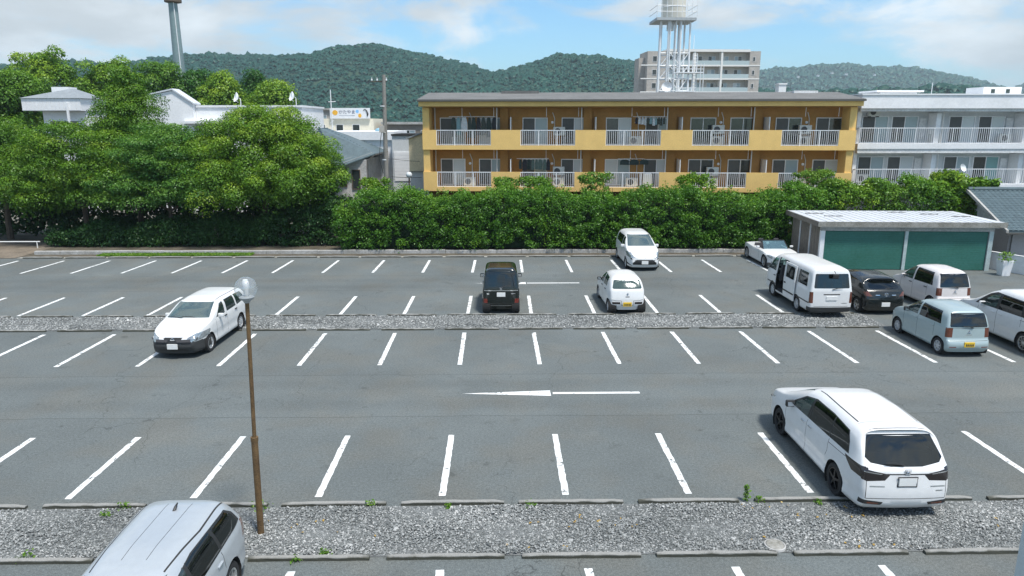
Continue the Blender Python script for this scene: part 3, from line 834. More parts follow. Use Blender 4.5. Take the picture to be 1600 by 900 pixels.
# ------------------------------------------------------------------ buildings
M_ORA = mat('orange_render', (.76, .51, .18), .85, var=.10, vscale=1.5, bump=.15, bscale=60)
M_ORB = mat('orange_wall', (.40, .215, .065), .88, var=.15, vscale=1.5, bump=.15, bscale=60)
M_BRN = mat('brown_wall', (.16, .065, .035), .88, var=.25, vscale=1.5)
M_ROOF = mat('grey_roof_felt', (.15, .15, .145), .9, var=.25, vscale=.8)
M_ALU = mat('white_aluminium', (.78, .79, .80), .4, .0, var=.06)
M_WHT = mat('white_render', (.78, .79, .80), .85, var=.10, vscale=.7, bump=.08, bscale=50)
M_WHTD = mat('weathered_white', (.68, .69, .69), .88, var=.25, vscale=.9, bump=.1)
M_GRW = mat('pale_grey_wall', (.58, .61, .62), .85, var=.12, vscale=1.0)
M_BEIGE = mat('beige_side_wall', (.42, .395, .36), .88, var=.2, vscale=.8)
M_CREAM = mat('cream_render', (.74, .64, .44), .88, var=.25, vscale=1.1)
M_TILE = mat('blue_grey_tile', (.085, .125, .140), .5, var=.3, vscale=2.5)
M_PANE = mat('window_dark', (.035, .045, .045), .08, 0, .5, var=.4, vscale=1.2)
M_PANS = mat('insect_screen', (.085, .088, .085), .5, var=.2, vscale=4)
M_PIPE = mat('pvc_pipe', (.58, .58, .56), .5)
M_DARK = mat('dark_void', (.02, .02, .02), .9)
M_GRN = mat('green_shutter', (.016, .112, .080), .6, var=.45, vscale=.9, bump=.1, c2=(.030, .15, .125))
M_ZINC = mat('zinc_sheet', (.60, .63, .67), .5, .05, var=.12, vscale=1.0)
M_STEEL = mat('white_steel', (.76, .78, .79), .45, .0, var=.08)
M_PBRN = mat('corrugated_brown', (.20, .175, .15), .8, var=.3, vscale=1.2)
def curtain_mat(name, c):
    m = mat(name, c, .7)
    nt = m.node_tree; n = nt.nodes; l = nt.links; p = n['Principled BSDF']
    tc = n.new('ShaderNodeTexCoord'); w = n.new('ShaderNodeTexWave'); w.inputs['Scale'].default_value = 5.0; w.inputs['Distortion'].default_value = 2.5; w.inputs['Detail'].default_value = 1
    l.new(tc.outputs['Object'], w.inputs['Vector'])
    x = n.new('ShaderNodeMix'); x.data_type = 'RGBA'; x.inputs['A'].default_value = (*[q * .72 for q in c], 1); x.inputs['B'].default_value = (*c, 1)
    l.new(w.outputs['Fac'], x.inputs['Factor']); l.new(x.outputs['Result'], p.inputs['Base Color'])
    p.inputs['Coat Weight'].default_value = .8; p.inputs['Coat Roughness'].default_value = .03
    return m
M_CUR = curtain_mat('curtain_pale', (.60, .66, .68))
M_CUR2 = curtain_mat('curtain_blue', (.36, .46, .50))
M_CUR3 = curtain_mat('curtain_teal', (.20, .40, .40))

def window(root, x0, x1, y, z0, z1, kinds=('d', 'c'), d=.07, frame=.05, mf=None, name='window'):
    """sliding window facing -y: frame and one pane per leaf"""
    b = MB()
    b.box(x0, x1, y - d, y + .02, z1 - frame, z1); b.box(x0, x1, y - d, y + .02, z0, z0 + frame)
    n = len(kinds); w = (x1 - x0) / n
    for k in range(n + 1):
        x = x0 + k * w; a = frame / 2
        xa, xb = (x, x + frame) if k == 0 else ((x - frame, x) if k == n else (x - a, x + a))
        b.box(xa, xb, y - d + .004, y + .018, z0 + frame, z1 - frame)
    f = b.build(name, mf or M_ALU, root)
    mm = {'d': M_PANE, 's': M_PANS, 'c': M_CUR, 'b': M_CUR2, 't': M_CUR3}
    for k, q in enumerate(kinds):
        MB().box(x0 + k * w + .01, x0 + (k + 1) * w - .01, y - d * .45 + .012 * k, y - d * .45 + .012 * k + .01, z0 + frame * .6, z1 - frame * .6).build('pane', mm[q], f)
    return f
def railing(root, x0, x1, y, z0, z1, step=.125, post=1.2, m=None, ends=False, yb=None):
    m = m or M_ALU
    r = empty('railing', (0, 0, 0)); r.parent = root
    MB().box(x0, x1, y - .025, y + .025, z1 - .05, z1).build('top_rail', m, r)
    MB().box(x0, x1, y - .018, y + .018, z0 + .02, z0 + .055).build('bottom_rail', m, r)
    b = MB(); n = int((x1 - x0) / step)
    for k in range(1, n): x = x0 + (x1 - x0) * k / n; b.box(x - .011, x + .011, y - .011, y + .011, z0 + .055, z1 - .05)
    tag(b.build('bars', m, r), kind='stuff')
    n = max(1, round((x1 - x0) / post))
    for k in range(n + 1):
        x = min(max(x0 + (x1 - x0) * k / n, x0 + .022), x1 - .022); MB().box(x - .022, x + .022, y - .022, y + .022, z0 - .02, z1 - .05).build('post', m, r)
    if ends and yb:
        e = MB(); e.box(x0 - .025, x0 + .025, y + .025, yb, z1 - .05, z1)
        k = int((yb - y) / step)
        for q in range(1, k): e.box(x0 - .011, x0 + .011, y + q * step - .011, y + q * step + .011, z0 + .03, z1 - .05)
        tag(e.build('side_bars', m, r), kind='stuff')
    return r
M_ACU = mat('aircon_case', (.52, .53, .50), .5, var=.06)
M_FAN = mat('aircon_grille', (.05, .052, .055), .6)
def aircon(x, y, z, rz, lab, grp, stacked=False):
    t = empty('air_conditioner', (x, y, z), rz); tag(t, lab, 'air conditioner', grp)
    bx('case', M_ACU, t, -.39, .39, -.15, .15, .06, .62, .02)
    MB().lathe([(.001, -.158), (.19, -.158), (.2, -.152), (.2, -.145)], 18, 'y', (-.1, 0, .34)).build('fan_grille', M_FAN, t)
    for q in (-1, 1): bx('foot', M_BLKB, t, q * .27 - .04, q * .27 + .04, -.16, .16, 0, .06)
    return t
M_BLKB = mat('black_plastic', (.03, .03, .03), .7)

# --- orange apartment building
OW = 27.96
OB = empty('apartment_building', (-5.06, 48.35, 0), math.atan2(-1.85, OW)); tag(OB, 'long orange apartment building with white balcony railings and grey roof', 'building')
D0 = 1.45                                   # balcony depth
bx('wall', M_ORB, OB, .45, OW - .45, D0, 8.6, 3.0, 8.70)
bx('ground_floor_wall', M_BRN, OB, .45, OW - .45, .75, 8.58, -.05, 2.98)
for k in range(10):
    x = 1.3 + k * 2.75; window(OB, x, x + 1.5, .75, .9, 2.1, ('d', 'b'))
rails = [(.92, 4.52), (6.46, 10.04), (12.02, 15.58), (17.60, 21.22), (23.28, 26.90)]
solid = [(0, .92), (4.52, 6.46), (10.04, 12.02), (15.58, 17.60), (21.22, 23.28), (26.90, OW)]
UP = [5.80, 3.08]
for fl, zb in enumerate(UP):
    zt = zb + 1.27; zf = zb + .24
    bx('balcony_slab', M_ORA, OB, 0, OW, .02, D0, zb, zf)
    for (a, b) in solid: bx('parapet', M_ORA, OB, a, b, 0, .12, zb - .004, zt)
    for (a, b) in rails:
        bx('slab_edge', M_ORA, OB, a, b, .004, .13, zb - .002, zf + .03)
        railing(OB, a, b, .06, zf + .03, zt)
    # end walls and the fins between the flats
    bx('end_wall', M_ORA, OB, .02, .45, .125, D0 + .01, zf, zb + 2.72)
    bx('end_wall', M_ORA, OB, OW - .45, OW - .02, .125, D0 + .01, zf, zb + 2.72)
    for k in range(4):
        x = 5.5 + k * 5.57
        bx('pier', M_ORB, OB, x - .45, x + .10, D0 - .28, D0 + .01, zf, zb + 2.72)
        bx('partition', M_ALU, OB, x + .28, x + .33, .2, D0, zf + .02, zf + 1.85)
        MB().tube([(x - .62, .5, zf), (x - .62, .5, zb + 2.7)], .04, 8).build('drainpipe', M_PIPE, OB)
    MB().tube([(.65, D0 - .1, zf), (.65, D0 - .1, zb + 2.7)], .045, 8).build('drainpipe', M_PIPE, OB)
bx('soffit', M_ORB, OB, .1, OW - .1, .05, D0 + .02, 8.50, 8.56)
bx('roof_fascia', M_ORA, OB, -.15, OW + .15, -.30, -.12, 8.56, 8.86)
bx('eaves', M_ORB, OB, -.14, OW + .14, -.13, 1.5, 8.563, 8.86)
RF = MB().prism([(-.42, 8.865), (-.42, 9.0), (4.4, 9.60), (9.2, 9.0), (9.2, 8.865)], -.22, OW + .22, 'x').build('roof', M_ROOF, OB)
bx('gutter', mat('dark_gutter', (.09, .088, .08), .6), RF, -.22, OW + .22, -.50, -.423, 8.87, 8.96)
bx('roof_hatch', M_ROOF, RF, 5.0, 7.6, 3.6, 5.2, 9.4, 9.68)
bx('roof_hatch', M_WHTD, RF, 25.0, 26.6, 3.6, 5.2, 9.4, 9.66)
wk = [[('sb', 'cb'), ('sb', 'sc'), ('dc', 'sb'), ('dd', 'dd'), ('sd', 'sd')], [('sc', 'sb'), ('sb', 'sc'), ('cb', 'sc'), ('sd', 'sd'), ('sb', 'sc')]]
for fl, zb in enumerate(UP):
    for k in range(5):
        x = .98 + k * 5.57
        for j, kk in enumerate(wk[fl][k]): window(OB, x + j * 2.62, x + j * 2.62 + 1.68, D0, zb + .30, zb + 2.06, kk)
        # ceiling hangers for the washing poles, vent pipes
        for q in (1.6, 3.7):
            MB().tube([(x + q, .55, zb + 2.70 if fl else 8.5), (x + q, .55, zb + 2.12)], .018, 6).build('pole_hanger', M_ALU, OB)
        MB().tube([(x + 2.15, D0 - .06, zb + .7), (x + 2.15, D0 - .06, zb + 2.0), (x + 2.0, D0 - .1, zb + 2.4)], .03, 6).build('refrigerant_pipe', M_PIPE, OB)
        MB().lathe([(.001, D0 - .10), (.085, D0 - .08), (.09, D0)], 12, 'y', (x + 2.0, 0, zb + 1.75)).build('vent_cap', M_ALU, OB)
bpy.context.view_layer.update()
def on(root, x, y, z): return root.matrix_world @ Vector((x, y, z))
names_f = ['upper', 'lower']; names_b = ['leftmost', 'second from left', 'middle', 'fourth from left', 'rightmost']
ac_list = [(0, 1, 9.0, 1), (0, 2, 14.0, 0), (0, 3, 19.4, 2), (0, 4, 25.0, 2), (1, 0, 3.0, 0), (1, 1, 9.0, 2), (1, 2, 13.9, 0), (1, 3, 19.2, 2), (1, 4, 24.9, 0)]
for fl, k, x, st in ac_list:
    zf = UP[fl] + .24
    for q in range(2 if st == 2 else 1):
        z = zf + (0 if st != 1 else .6) + q * .72
        p = on(OB, x, .85, z)
        lab = f'white air conditioner on the {names_f[fl]} orange balcony, {names_b[k]} bay' + (', top unit of two' if (st == 2 and q) else (', bottom unit of two' if st == 2 else ''))
        a = aircon(p.x, p.y, p.z, OB.rotation_euler.z, lab, 'air conditioners on the orange building')
        if st == 1 or q:
            hh = .6 if st == 1 else .10
            for s_ in (-.36, .36): bx('stand_leg', M_ALU, a, s_ - .015, s_ + .015, -.14, .14, -hh, 0)
cloth_c = [(.03, .045, .04), (.55, .57, .58), (.05, .06, .05), (.20, .32, .34), (.62, .63, .62), (.03, .03, .035), (.10, .14, .12)]
def garment(b, x, z, w, h, r):
    i = len(b.v); n = 6
    for a in range(n + 1):
        t = a / n; hw = w * (.55 + .45 * min(1, t * 3)) / 2
        for s_ in (-1, 1):
            for dy in (-.02, .02): b.v.append((x + s_ * hw * (1 + r.uniform(-.06, .06)), dy + r.uniform(-.015, .015), z - h * t))
    for a in range(n):
        o = i + a * 4
        b.f += [(o, o + 2, o + 6, o + 4), (o + 1, o + 3, o + 7, o + 5), (o, o + 1, o + 5, o + 4), (o + 2, o + 3, o + 7, o + 6)]
def laundry(fl, x0, x1, lab, cols, seed, wide=.3, h0=.55, h1=1.0):
    zb = UP[fl]; z = zb + 2.12; r = random.Random(seed)
    p = on(OB, x0, .55, z); t = empty('laundry_pole', p, OB.rotation_euler.z); tag(t, lab, 'laundry', 'washing on the orange balconies')
    MB().tube([(0, 0, 0), (x1 - x0, 0, 0)], .016, 6).build('pole', M_ALU, t)
    x = .15
    while x < x1 - x0 - .1:
        c = cols[r.randrange(len(cols))]; w = r.uniform(.7, 1.2) * wide
        b = MB(); garment(b, x + w / 2, -.05, w, r.uniform(h0, h1), r)
        b.build('garment', mat('cloth_%d' % c, cloth_c[c], .9, var=.2, vscale=6), t)
        MB().tube([(x + w / 2 - w * .28, 0, -.06), (x + w / 2, 0, .02), (x + w / 2 + w * .28, 0, -.06)], .008, 5).build('hanger', M_ALU, t)
        x += w + r.uniform(.0, .06)
laundry(0, 1.7, 4.75, 'row of dark clothes and towels drying on the upper leftmost orange balcony', [0, 2, 5, 0, 6, 3, 1], 1, .34, .9, 1.35)
laundry(1, 6.2, 8.3, 'dark and white shirts drying on the lower second orange balcony', [0, 5, 1, 6, 0], 2, .26, .55, .8)
laundry(0, 13.8, 16.0, 'small clothes drying on the upper middle orange balcony', [1, 5, 3, 1, 2], 3, .16, .4, .55)
laundry(1, 12.9, 14.6, 'single dark cloth drying on the lower middle orange balcony', [0, 0], 4, .7, .3, .36)
# washing machine / boards on the lower balconies
for x, fl, k in ((14.9, 1, 2),):
    p = on(OB, x, .8, UP[fl] + .24)
    t = empty('washing_machine', p, OB.rotation_euler.z); tag(t, 'white washing machine on the lower middle orange balcony', 'washing machine')
    bx('cabinet', M_ACU, t, -.3, .3, -.28, .28, 0, .88, .03); bx('lid', M_ALU, t, -.26, .26, -.24, .2, .882, .92, .01)

# --- white apartment building on the right
WX = 23.85
WB = empty('white_apartment_building', (WX, 48.2, 0), R(.3)); tag(WB, 'white apartment building with continuous white balcony railings at right edge', 'building')
bx('wall', M_GRW, WB, .02, 26, 1.5, 9.5, -.05, 8.35)
bx('side_wall', M_BEIGE, WB, -.12, .018, 1.5, 9.5, -.05, 8.9)
bx('end_wall', M_WHT, WB, -.04, .22, .35, 1.5, 3.4, 8.32)
bx('roof_parapet', M_WHT, WB, -.14, 26, -.25, 9.6, 8.45, 9.30)
bx('parapet_coping', M_ALU, WB, -.2, 26, -.31, 9.66, 9.30, 9.38)
bx('soffit_band', M_WHTD, WB, -.1, 26, -.10, 1.6, 8.26, 8.446)
bx('roof_vent', M_WHT, WB, 2.7, 5.3, 3.0, 5.0, 9.38, 9.60); bx('roof_vent_top', M_WHT, WB, 2.3, 5.6, 2.7, 5.3, 9.60, 9.72)
for q in (12.6,):
    rh = bx('roof_house', M_WHT, WB, q - 1.3, q + 1.5, 5, 7, 9.38, 10.05)
    for w in (q - .6, q + .5): MB().box(w - .14, w + .14, 4.985, 5.0, 9.62, 9.9).build('roof_house_window', M_PANE, rh)
MB().tube([(6.9, 4, 9.38), (6.9, 4, 10.3)], .02, 6).build('aerial', M_STEEL, WB)
WF = [5.55, 2.85]
for fl, zb in enumerate(WF):
    bx('balcony_slab', M_WHT, WB, .0, 26, .0, 1.5, zb + .28, zb + .62)
    bx('slab_lower_band', M_WHTD, WB, .04, 26, .05, 1.5, zb, zb + .276)
    railing(WB, .05, 24.0, .06, zb + .62, zb + 1.66, .14, 1.25, ends=True, yb=1.4)
    for k in range(3):
        x = .85 + k * 6.0
        for j, kk in enumerate(((('sb', 'sb'), ('sc', 'sc'), ('sb', 'sc')), (('sb', 'sc'), ('sb', 'dt'), ('dc', 'sc')))[fl][k]):
            window(WB, x + j * 2.05, x + j * 2.05 + 1.82, 1.5, zb + .64, zb + 2.42, kk)
        bx('partition', M_WHT, WB, x + 4.55, x + 4.85, .5, 1.5, zb + .63, zb + 2.6)
        MB().tube([(x + 4.98, .45, zb + .62), (x + 4.98, .45, zb + 2.7)], .045, 8).build('drainpipe', M_PIPE, WB)
        bx('meter_cupboard', M_WHTD, WB, x + 3.95, x + 4.4, 1.40, 1.498, zb + .9, zb + 2.3)
bpy.context.view_layer.update()
for fl, x, z, lab in ((0, 1.35, 1.72, 'air conditioner hung high at the left end of the upper white balcony'), (0, 5.75, 0, 'air conditioner standing on the upper white balcony, left of the third window pair'),
                      (0, 10.55, 0, 'air conditioner standing on the upper white balcony near the right edge'), (1, 1.0, 0, 'air conditioner standing at the left end of the lower white balcony')):
    p = on(WB, x, 1.0, WF[fl] + .62 + z)
    a = aircon(p.x, p.y, p.z, WB.rotation_euler.z, lab, 'air conditioners on the white building')
    if z:
        for s_ in (-.36, .36): bx('hanging_bracket', M_ALU, a, s_ - .015, s_ + .015, -.02, .02, .6, .95)
# dishes
def dish(name, lab, p, r, rz, tilt=.5, cat='satellite dish', grp='satellite dishes', mast=.8):
    t = empty(name, p, rz); tag(t, lab, cat, grp)
    b = MB()
    prof = [(.001, .0), (r * .4, -.025 * r / .3), (r * .75, -.09 * r / .3), (r, -.17 * r / .3), (r, -.15 * r / .3), (r * .75, -.07 * r / .3), (r * .4, -.005), (.001, .02)]
    o = MB().lathe(prof, 20, 'y').build('reflector', M_STEEL, t, True); o.rotation_euler = (-tilt, 0, 0)
    MB().tube([(0, .08, 0), (0, .2, -.1), (0, .2, -mast)], .025, 6).build('mast', M_STEEL, t)
    MB().tube([(0, 0, -r * .9), (0, -r * 1.1, -r * .3)], .015, 5).build('feed_arm', M_STEEL, t)
    return t
p = on(WB, 7.15, -.08, 4.55); dish('satellite_dish', 'round white satellite dish fixed to the lower white balcony railing', p, .27, R(25), .35, mast=.55)

# --- garage
GX0, GX1, GY0, GY1 = 16.75, 25.5, 36.15, 41.2
GA = empty('garage', (0, 0, 0)); tag(GA, 'low flat-roofed garage with two wide green shutters', 'garage')
lean = .55
def gp(x, t=0): return GY0 + (GX1 - x) / (GX1 - GX0) * lean
gang = math.atan2(-lean, GX1 - GX0)
GA.location = (GX0, GY0 + lean, 0); GA.rotation_euler = (0, 0, gang)
gw = math.hypot(GX1 - GX0, lean); gd = 4.6
for a, b, nm in ((.25, gw / 2 - .09, 'shutter'), (gw / 2 + .09, gw - .25, 'shutter')):
    s_ = MB(); n = 17
    for k in range(n):
        z0 = .03 + k * (1.98 / n); z1 = z0 + 1.98 / n - .012
        s_.box(a, b, .115 - .012 * (k % 2), .15, z0, z1)
    o = MB().box(a, b, .15, .17, .02, 2.05).build(nm, M_GRN, GA)
    for k in range(n):
        z0 = .03 + k * (1.98 / n); z1 = z0 + 1.98 / n - .010
        MB().box(a, b, .125, .148, z0, z1).build('slat', M_GRN, o, bevel=.006)
for x in (0, gw / 2 - .08, gw - .22): bx('front_post', mat('pale_green_steel', (.42, .50, .50), .5, .1, var=.2) if x else M_ALU, GA, x, x + (.16 if 0 < x < gw - 1 else .22), .06, .24, 0, 2.06)
bx('lintel', M_CONCL, GA, 0, gw, .05, .25, 2.062, 2.30)
side = empty('side_wall', (0, 0, 0)); side.parent = GA
b = MB(); n = 24
for k in range(n): b.box(.03 + .012 * (k % 2), .07, .26 + k * (gd - .3) / n, .26 + (k + 1) * (gd - .3) / n, 0, 2.28)
tag(b.build('corrugation', M_PBRN, side), kind='stuff')
for y in (1.55, 3.1): bx('side_post', M_ALU, side, -.03, .028, y, y + .07, 0, 2.28)
bx('right_wall', M_PBRN, GA, gw - .07, gw - .02, .26, gd, 0, 2.28); bx('back_wall', M_PBRN, GA, .08, gw - .08, gd - .05, gd, 0, 2.28)
rf = bx('roof', M_ZINC, GA, -.25, gw + .45, -.15, gd + .3, 2.46, 2.54)
bx('roof_fascia', M_CONC, GA, -.27, gw + .47, -.20, -.145, 2.30, 2.565)
bx('side_fascia', M_PBRN, GA, -.29, -.252, -.14, gd + .3, 2.30, 2.56)
for k in range(22): bx('standing_seam', M_ZINC, rf, -.2 + k * .42, -.17 + k * .42, -.14, gd + .28, 2.538, 2.562)
for (x, y) in ((.3, 3.4), (.9, 2.2), (gw - 2.2, 3.3), (gw - 1.0, 2.3), (gw - 3.6, 4.1)): bx('rust_streak', mat('rust_bar', (.05, .045, .04), .9), rf, x, x + 1.0, y, y + .05, 2.54, 2.575)
bx('drip_strip', M_ALU, GA, -.1, gw + .2, .0, .045, 2.25, 2.298)

# --- neighbour house with blue-grey tiles, wall, planter at the right
NH = empty('tiled_house', (27.1, 37.8, -.14), R(-4)); tag(NH, 'house with blue-grey tiled roof and plain grey wall right of the garage', 'house')
bx('wall', mat('house_grey_render', (.42, .40, .40), .9, var=.12, vscale=1.0), NH, .9, 14, .9, 6.5, -.02, 2.02)
MB().prism([(.9, 2.02), (6.5, 2.02), (6.5, 2.25), (4.6, 3.55), (3.9, 3.55)], .92, 1.1, 'x').build('gable_wall', M_WHTD, NH)
RT = MB().prism([(.10, 1.90), (.10, 1.98), (4.3, 3.80), (4.3, 3.70)], .3, 14, 'x').build('roof', M_TILE, NH)
MB().prism([(4.3, 3.70), (4.3, 3.80), (8.4, 2.0), (8.4, 1.9)], .3, 14, 'x').build('roof_back', M_TILE, RT)
# tiles, rolled pans laid in courses
b = MB(); slope = math.atan2(3.80 - 1.98, 4.2); cs, sn = math.cos(slope), math.sin(slope)
for c_ in range(17):
    s0 = c_ * .268
    for k in range(36):
        x = .3 + k * .27
        pts = []
        for q in range(5):
            u_ = q / 4; hx = x + u_ * .27; hz = .045 * math.sin(u_ * math.pi) + .012
            for s_, dz in ((s0, .018), (s0 + .285, 0)):
                pts.append((hx, .10 + s_ * cs - (hz + dz) * sn, 1.98 + s_ * sn + (hz + dz) * cs))
        i = len(b.v); b.v += pts
        b.f += [(i + 2 * q, i + 2 * q + 2, i + 2 * q + 3, i + 2 * q + 1) for q in range(4)] + [(i, i + 2, i + 4, i + 6, i + 8)]
tag(b.build('roof_tiles', M_TILE, RT), kind='stuff')
MB().tube([(.25, 4.3, 3.86), (14, 4.3, 3.86)], .13, 8).build('ridge_tiles', M_TILE, RT)
MB().prism([(.02, 1.86), (.02, 2.03), (4.3, 3.86), (4.3, 3.69)], .18, .302, 'x').build('barge_board', M_CONCL, NH)
bx('gutter', mat('dark_gutter', (.09, .088, .08), .6), NH, .2, 14, -.02, .09, 1.82, 1.90)
MB().tube([(1.0, .05, 1.85), (1.0, .8, 1.7), (1.0, .82, 0)], .035, 6).build('downpipe', mat('dark_gutter', (.09, .088, .08), .6), NH)
GWL = empty('garden_wall', (25.95, 36.9, 0), R(-66)); tag(GWL, 'low white rendered wall running from the garage toward the right edge', 'wall')
bx('wall_panel', M_WHT, GWL, 0, 7.5, -.07, .07, 0, .88); bx('coping', M_WHTD, GWL, -.02, 7.52, -.09, .09, .882, .93)
PL = empty('planter', (25.5, 35.1, 0)); tag(PL, 'tall square white planter holding a small green plant by the white wall', 'planter')
MB().prism([(-.19, -.19), (.19, -.19), (.19, .19), (-.19, .19)], 0, .01, 'z').build('base', M_WHT, PL)
b = MB(); 
for z0, z1, a0, a1 in ((.01, .80, .20, .27),):
    i = len(b.v)
    for z, a in ((z0, a0), (z1, a1), (z1, a1 - .04), (z1 - .1, a1 - .05)):
        b.v += [(-a, -a, z), (a, -a, z), (a, a, z), (-a, a, z)]
    for q in range(3):
        for k in range(4): b.f.append((i + q * 4 + k, i + q * 4 + (k + 1) % 4, i + q * 4 + 4 + (k + 1) % 4, i + q * 4 + 4 + k))
    b.f.append((i + 12, i + 13, i + 14, i + 15))
b.build('pot', M_WHT, PL, bevel=.01)
t = empty('potted_plant', (25.5, 35.1, .7)); tag(t, 'small bright green plant growing in the white planter', 'plant')
r_ = np.random.default_rng(9); n = 160
pp = np.stack([r_.normal(0, .15, n), r_.normal(0, .15, n), r_.uniform(.02, .5, n)], 1)
v, f, ti = leaf_quads(pp, np.tile([0, -.3, 1.], (n, 1)), .16, np.clip(r_.normal(.55, .2, n), 0, 1), r_, .7, .4)
np_mesh('leaves', v, f, L_PALE, t, ti); MB().tube([(0, 0, 0), (.02, 0, .3)], .012, 6).build('stalk', M_BARK, t)

# --- buildings behind the trees on the left
HA = empty('white_house', (-38.6, 60.5, 0)); tag(HA, 'white clad house with hipped grey roof at far left among trees', 'house')
bx('wall', M_WHT, HA, 1.1, 4.6, .8, 4, -.02, 8.45)
bx('upper_storey', M_WHT, HA, 0, 4.7, 0, 4, 8.47, 9.45)
b = MB(); b.v = [(-.12, -.12, 9.46), (4.85, -.12, 9.46), (4.85, 4.1, 9.46), (-.12, 4.1, 9.46), (3.1, 1.6, 10.25), (3.2, 2.4, 10.25)]
b.f = [(0, 1, 4), (1, 2, 5, 4), (2, 3, 5), (3, 0, 4, 5), (3, 2, 1, 0)]
b.build('roof', mat('slate_grey', (.24, .27, .29), .7, var=.2), HA)
bx('stair_tower', M_WHT, HA, 1.0, 2.4, 2.6, 3.9, 9.5, 10.45); bx('downpipe', M_ALU, HA, 3.6, 3.75, -.16, -.025, 7.4, 9.1)
window(HA, 1.6, 4.0, .8, 6.4, 7.7, ('d', 'd'))
for k in range(14): bx('cladding_board', M_WHT, HA, .02 + k * .334, .02 + k * .334 + .318, -.02, -.001, 8.5, 9.44)
HB = empty('white_gabled_house', (-30.2, 62, 0)); tag(HB, 'white gabled building with long flat-roofed wing behind the round tree', 'house')
MB().prism([(0, -.02), (4.7, -.02), (4.7, 9.05), (3.15, 10.12), (.6, 9.62), (0, 9.62)], 0, 1.2, 'y').build('gable_block', M_WHT, HB)
MB().prism([(-.1, 9.64), (.62, 9.64), (3.15, 10.16), (4.85, 9.0), (4.85, 9.12), (3.15, 10.28), (.6, 9.74), (-.1, 9.74)], -.12, 1.3, 'y').build('roof', M_ZINC, HB)
bx('wing', M_WHT, HB, 4.72, 13.6, .5, 8, -.02, 8.78); bx('wing_coping', M_ALU, HB, 4.7, 13.7, .4, 8.1, 8.782, 8.95)
bx('porch_roof', M_WHT, HB, 3.9, 7.3, -.5, .49, 7.45, 7.65)
window(HB, 5.2, 6.9, .5, 5.8, 7.4, ('d', 'd')); window(HB, 12.1, 13.2, .5, 6.6, 8.0, ('d', 'b'))
for k in range(20): bx('cladding_board', M_WHT, HB, 7.35 + k * .31, 7.35 + k * .31 + .296, .48, .5, 7.0, 8.77)
dish('satellite_dish', 'left satellite dish on the flat roof of the white wing', (-20.6 - 1.8, 64, 9.6), .42, R(-60), .3, mast=.62)
dish('satellite_dish', 'right satellite dish on the flat roof of the white wing', (-18.2, 66, 9.75), .42, R(-60), .3, mast=.75)

# --- house with blue hipped roof beside the trees
BH = empty('blue_roof_house', (-13.8, 51.0, 0), R(0)); tag(BH, 'old grey-walled house with blue-grey hipped roof right of the round tree', 'house')
bx('wall', mat('old_grey_render', (.58, .57, .55), .92, var=.35, vscale=.9, bump=.2), BH, .5, 4.4, .5, 8.5, -.02, 5.0)
b = MB(); b.v = [(-.2, -.1, 4.68), (3.0, -.35, 4.68), (4.95, .9, 5.38), (4.95, 9, 5.38), (-.2, 9, 4.9), (.55, 3.2, 7.15), (.55, 5.5, 7.15), (3.0, -.35, 4.60), (4.95, .9, 5.30), (4.95, 9, 5.3), (-.2, -.1, 4.60), (-.2, 9, 4.8)]
b.f = [(0, 1, 5), (1, 2, 3, 6, 5), (3, 4, 6), (4, 0, 5, 6), (1, 7, 8, 2), (0, 10, 7, 1), (2, 8, 9, 3), (10, 11, 9, 8, 7)]
rr_ = b.build('roof', M_TILE, BH)
# tile courses as thin laths following the slope of the big face
def face_courses(p0, p1, q0, q1, n, nm, par):
    for k in range(n):
        t = (k + .5) / n
        a = Vector(p0).lerp(Vector(q0), t); c_ = Vector(p1).lerp(Vector(q1), t)
        MB().tube([a, c_], .036, 5).build(nm, M_TILE, par)
face_courses((3.0, -.33, 4.71), (4.93, .9, 5.41), (.56, 3.2, 7.18), (.56, 5.5, 7.18), 16, 'tile_course', rr_)
face_courses((-.18, -.1, 4.71), (2.98, -.35, 4.71), (.55, 3.2, 7.18), (.57, 3.2, 7.18), 14, 'tile_course', rr_)
MB().tube([(3.0, -.35, 4.72), (.55, 3.2, 7.2)], .07, 6).build('hip_tiles', M_TILE, rr_)
bx('gutter', mat('dark_gutter', (.09, .088, .08), .6), BH, 4.93, 5.02, .9, 9, 5.26, 5.34)
MB().tube([(4.9, .9, 5.25), (4.5, .5, 4.95), (4.46, .44, 0)], .04, 6).build('downpipe', mat('dark_gutter', (.09, .088, .08), .6), BH)
for (x0, x1, z0, z1) in ((2.45, 3.0, 3.1, 4.35), (3.35, 3.95, 2.9, 4.3)):
    window(BH, x0, x1, .5, z0, z1, ('d',), mf=mat('brown_frame', (.14, .10, .07), .7))
# --- white parapet building
WP = empty('white_block', (-14.0, 57.5, 0)); tag(WP, 'plain white flat-roofed block behind the blue-roofed house', 'building')
bx('wall', M_WHT, WP, .1, 5.7, .3, 8, -.02, 6.2); bx('parapet', M_WHT, WP, 0, 5.75, .1, 8.2, 6.203, 6.85)
bx('soffit_line', M_WHTD, WP, 1.0, 3.9, .2, .3, 5.9, 6.198)
MB().lathe([(.4, 6.86), (.38, 7.0), (.2, 7.1), (.001, 7.12)], 16, c=(4.2, 3, 0)).build('skylight', mat('skylight_blue', (.25, .45, .55), .2), WP, True)
GS = empty('grey_annex', (-8.2, 56.0, 0)); tag(GS, 'grey clad annex with white shutter between the utility pole and orange building', 'building')
bx('wall', M_GRW, GS, .0, 5.0, .1, 6, -.02, 6.55); bx('roof_edge', M_DARK, GS, -.05, 5.05, 0, 6.1, 6.552, 6.68)
sh_ = bx('white_shutter', M_ALU, GS, .1, 1.9, .04, .098, 3.1, 5.35)
for k in range(9): bx('slat', M_ALU, sh_, .14, 1.86, .022, .04, 3.14 + k * .245, 3.14 + k * .245 + .225)
for k in range(12): bx('cladding_board', M_GRW, GS, .0, 5.0, .075, .1, .9 + k * .18, .9 + k * .18 + .168)
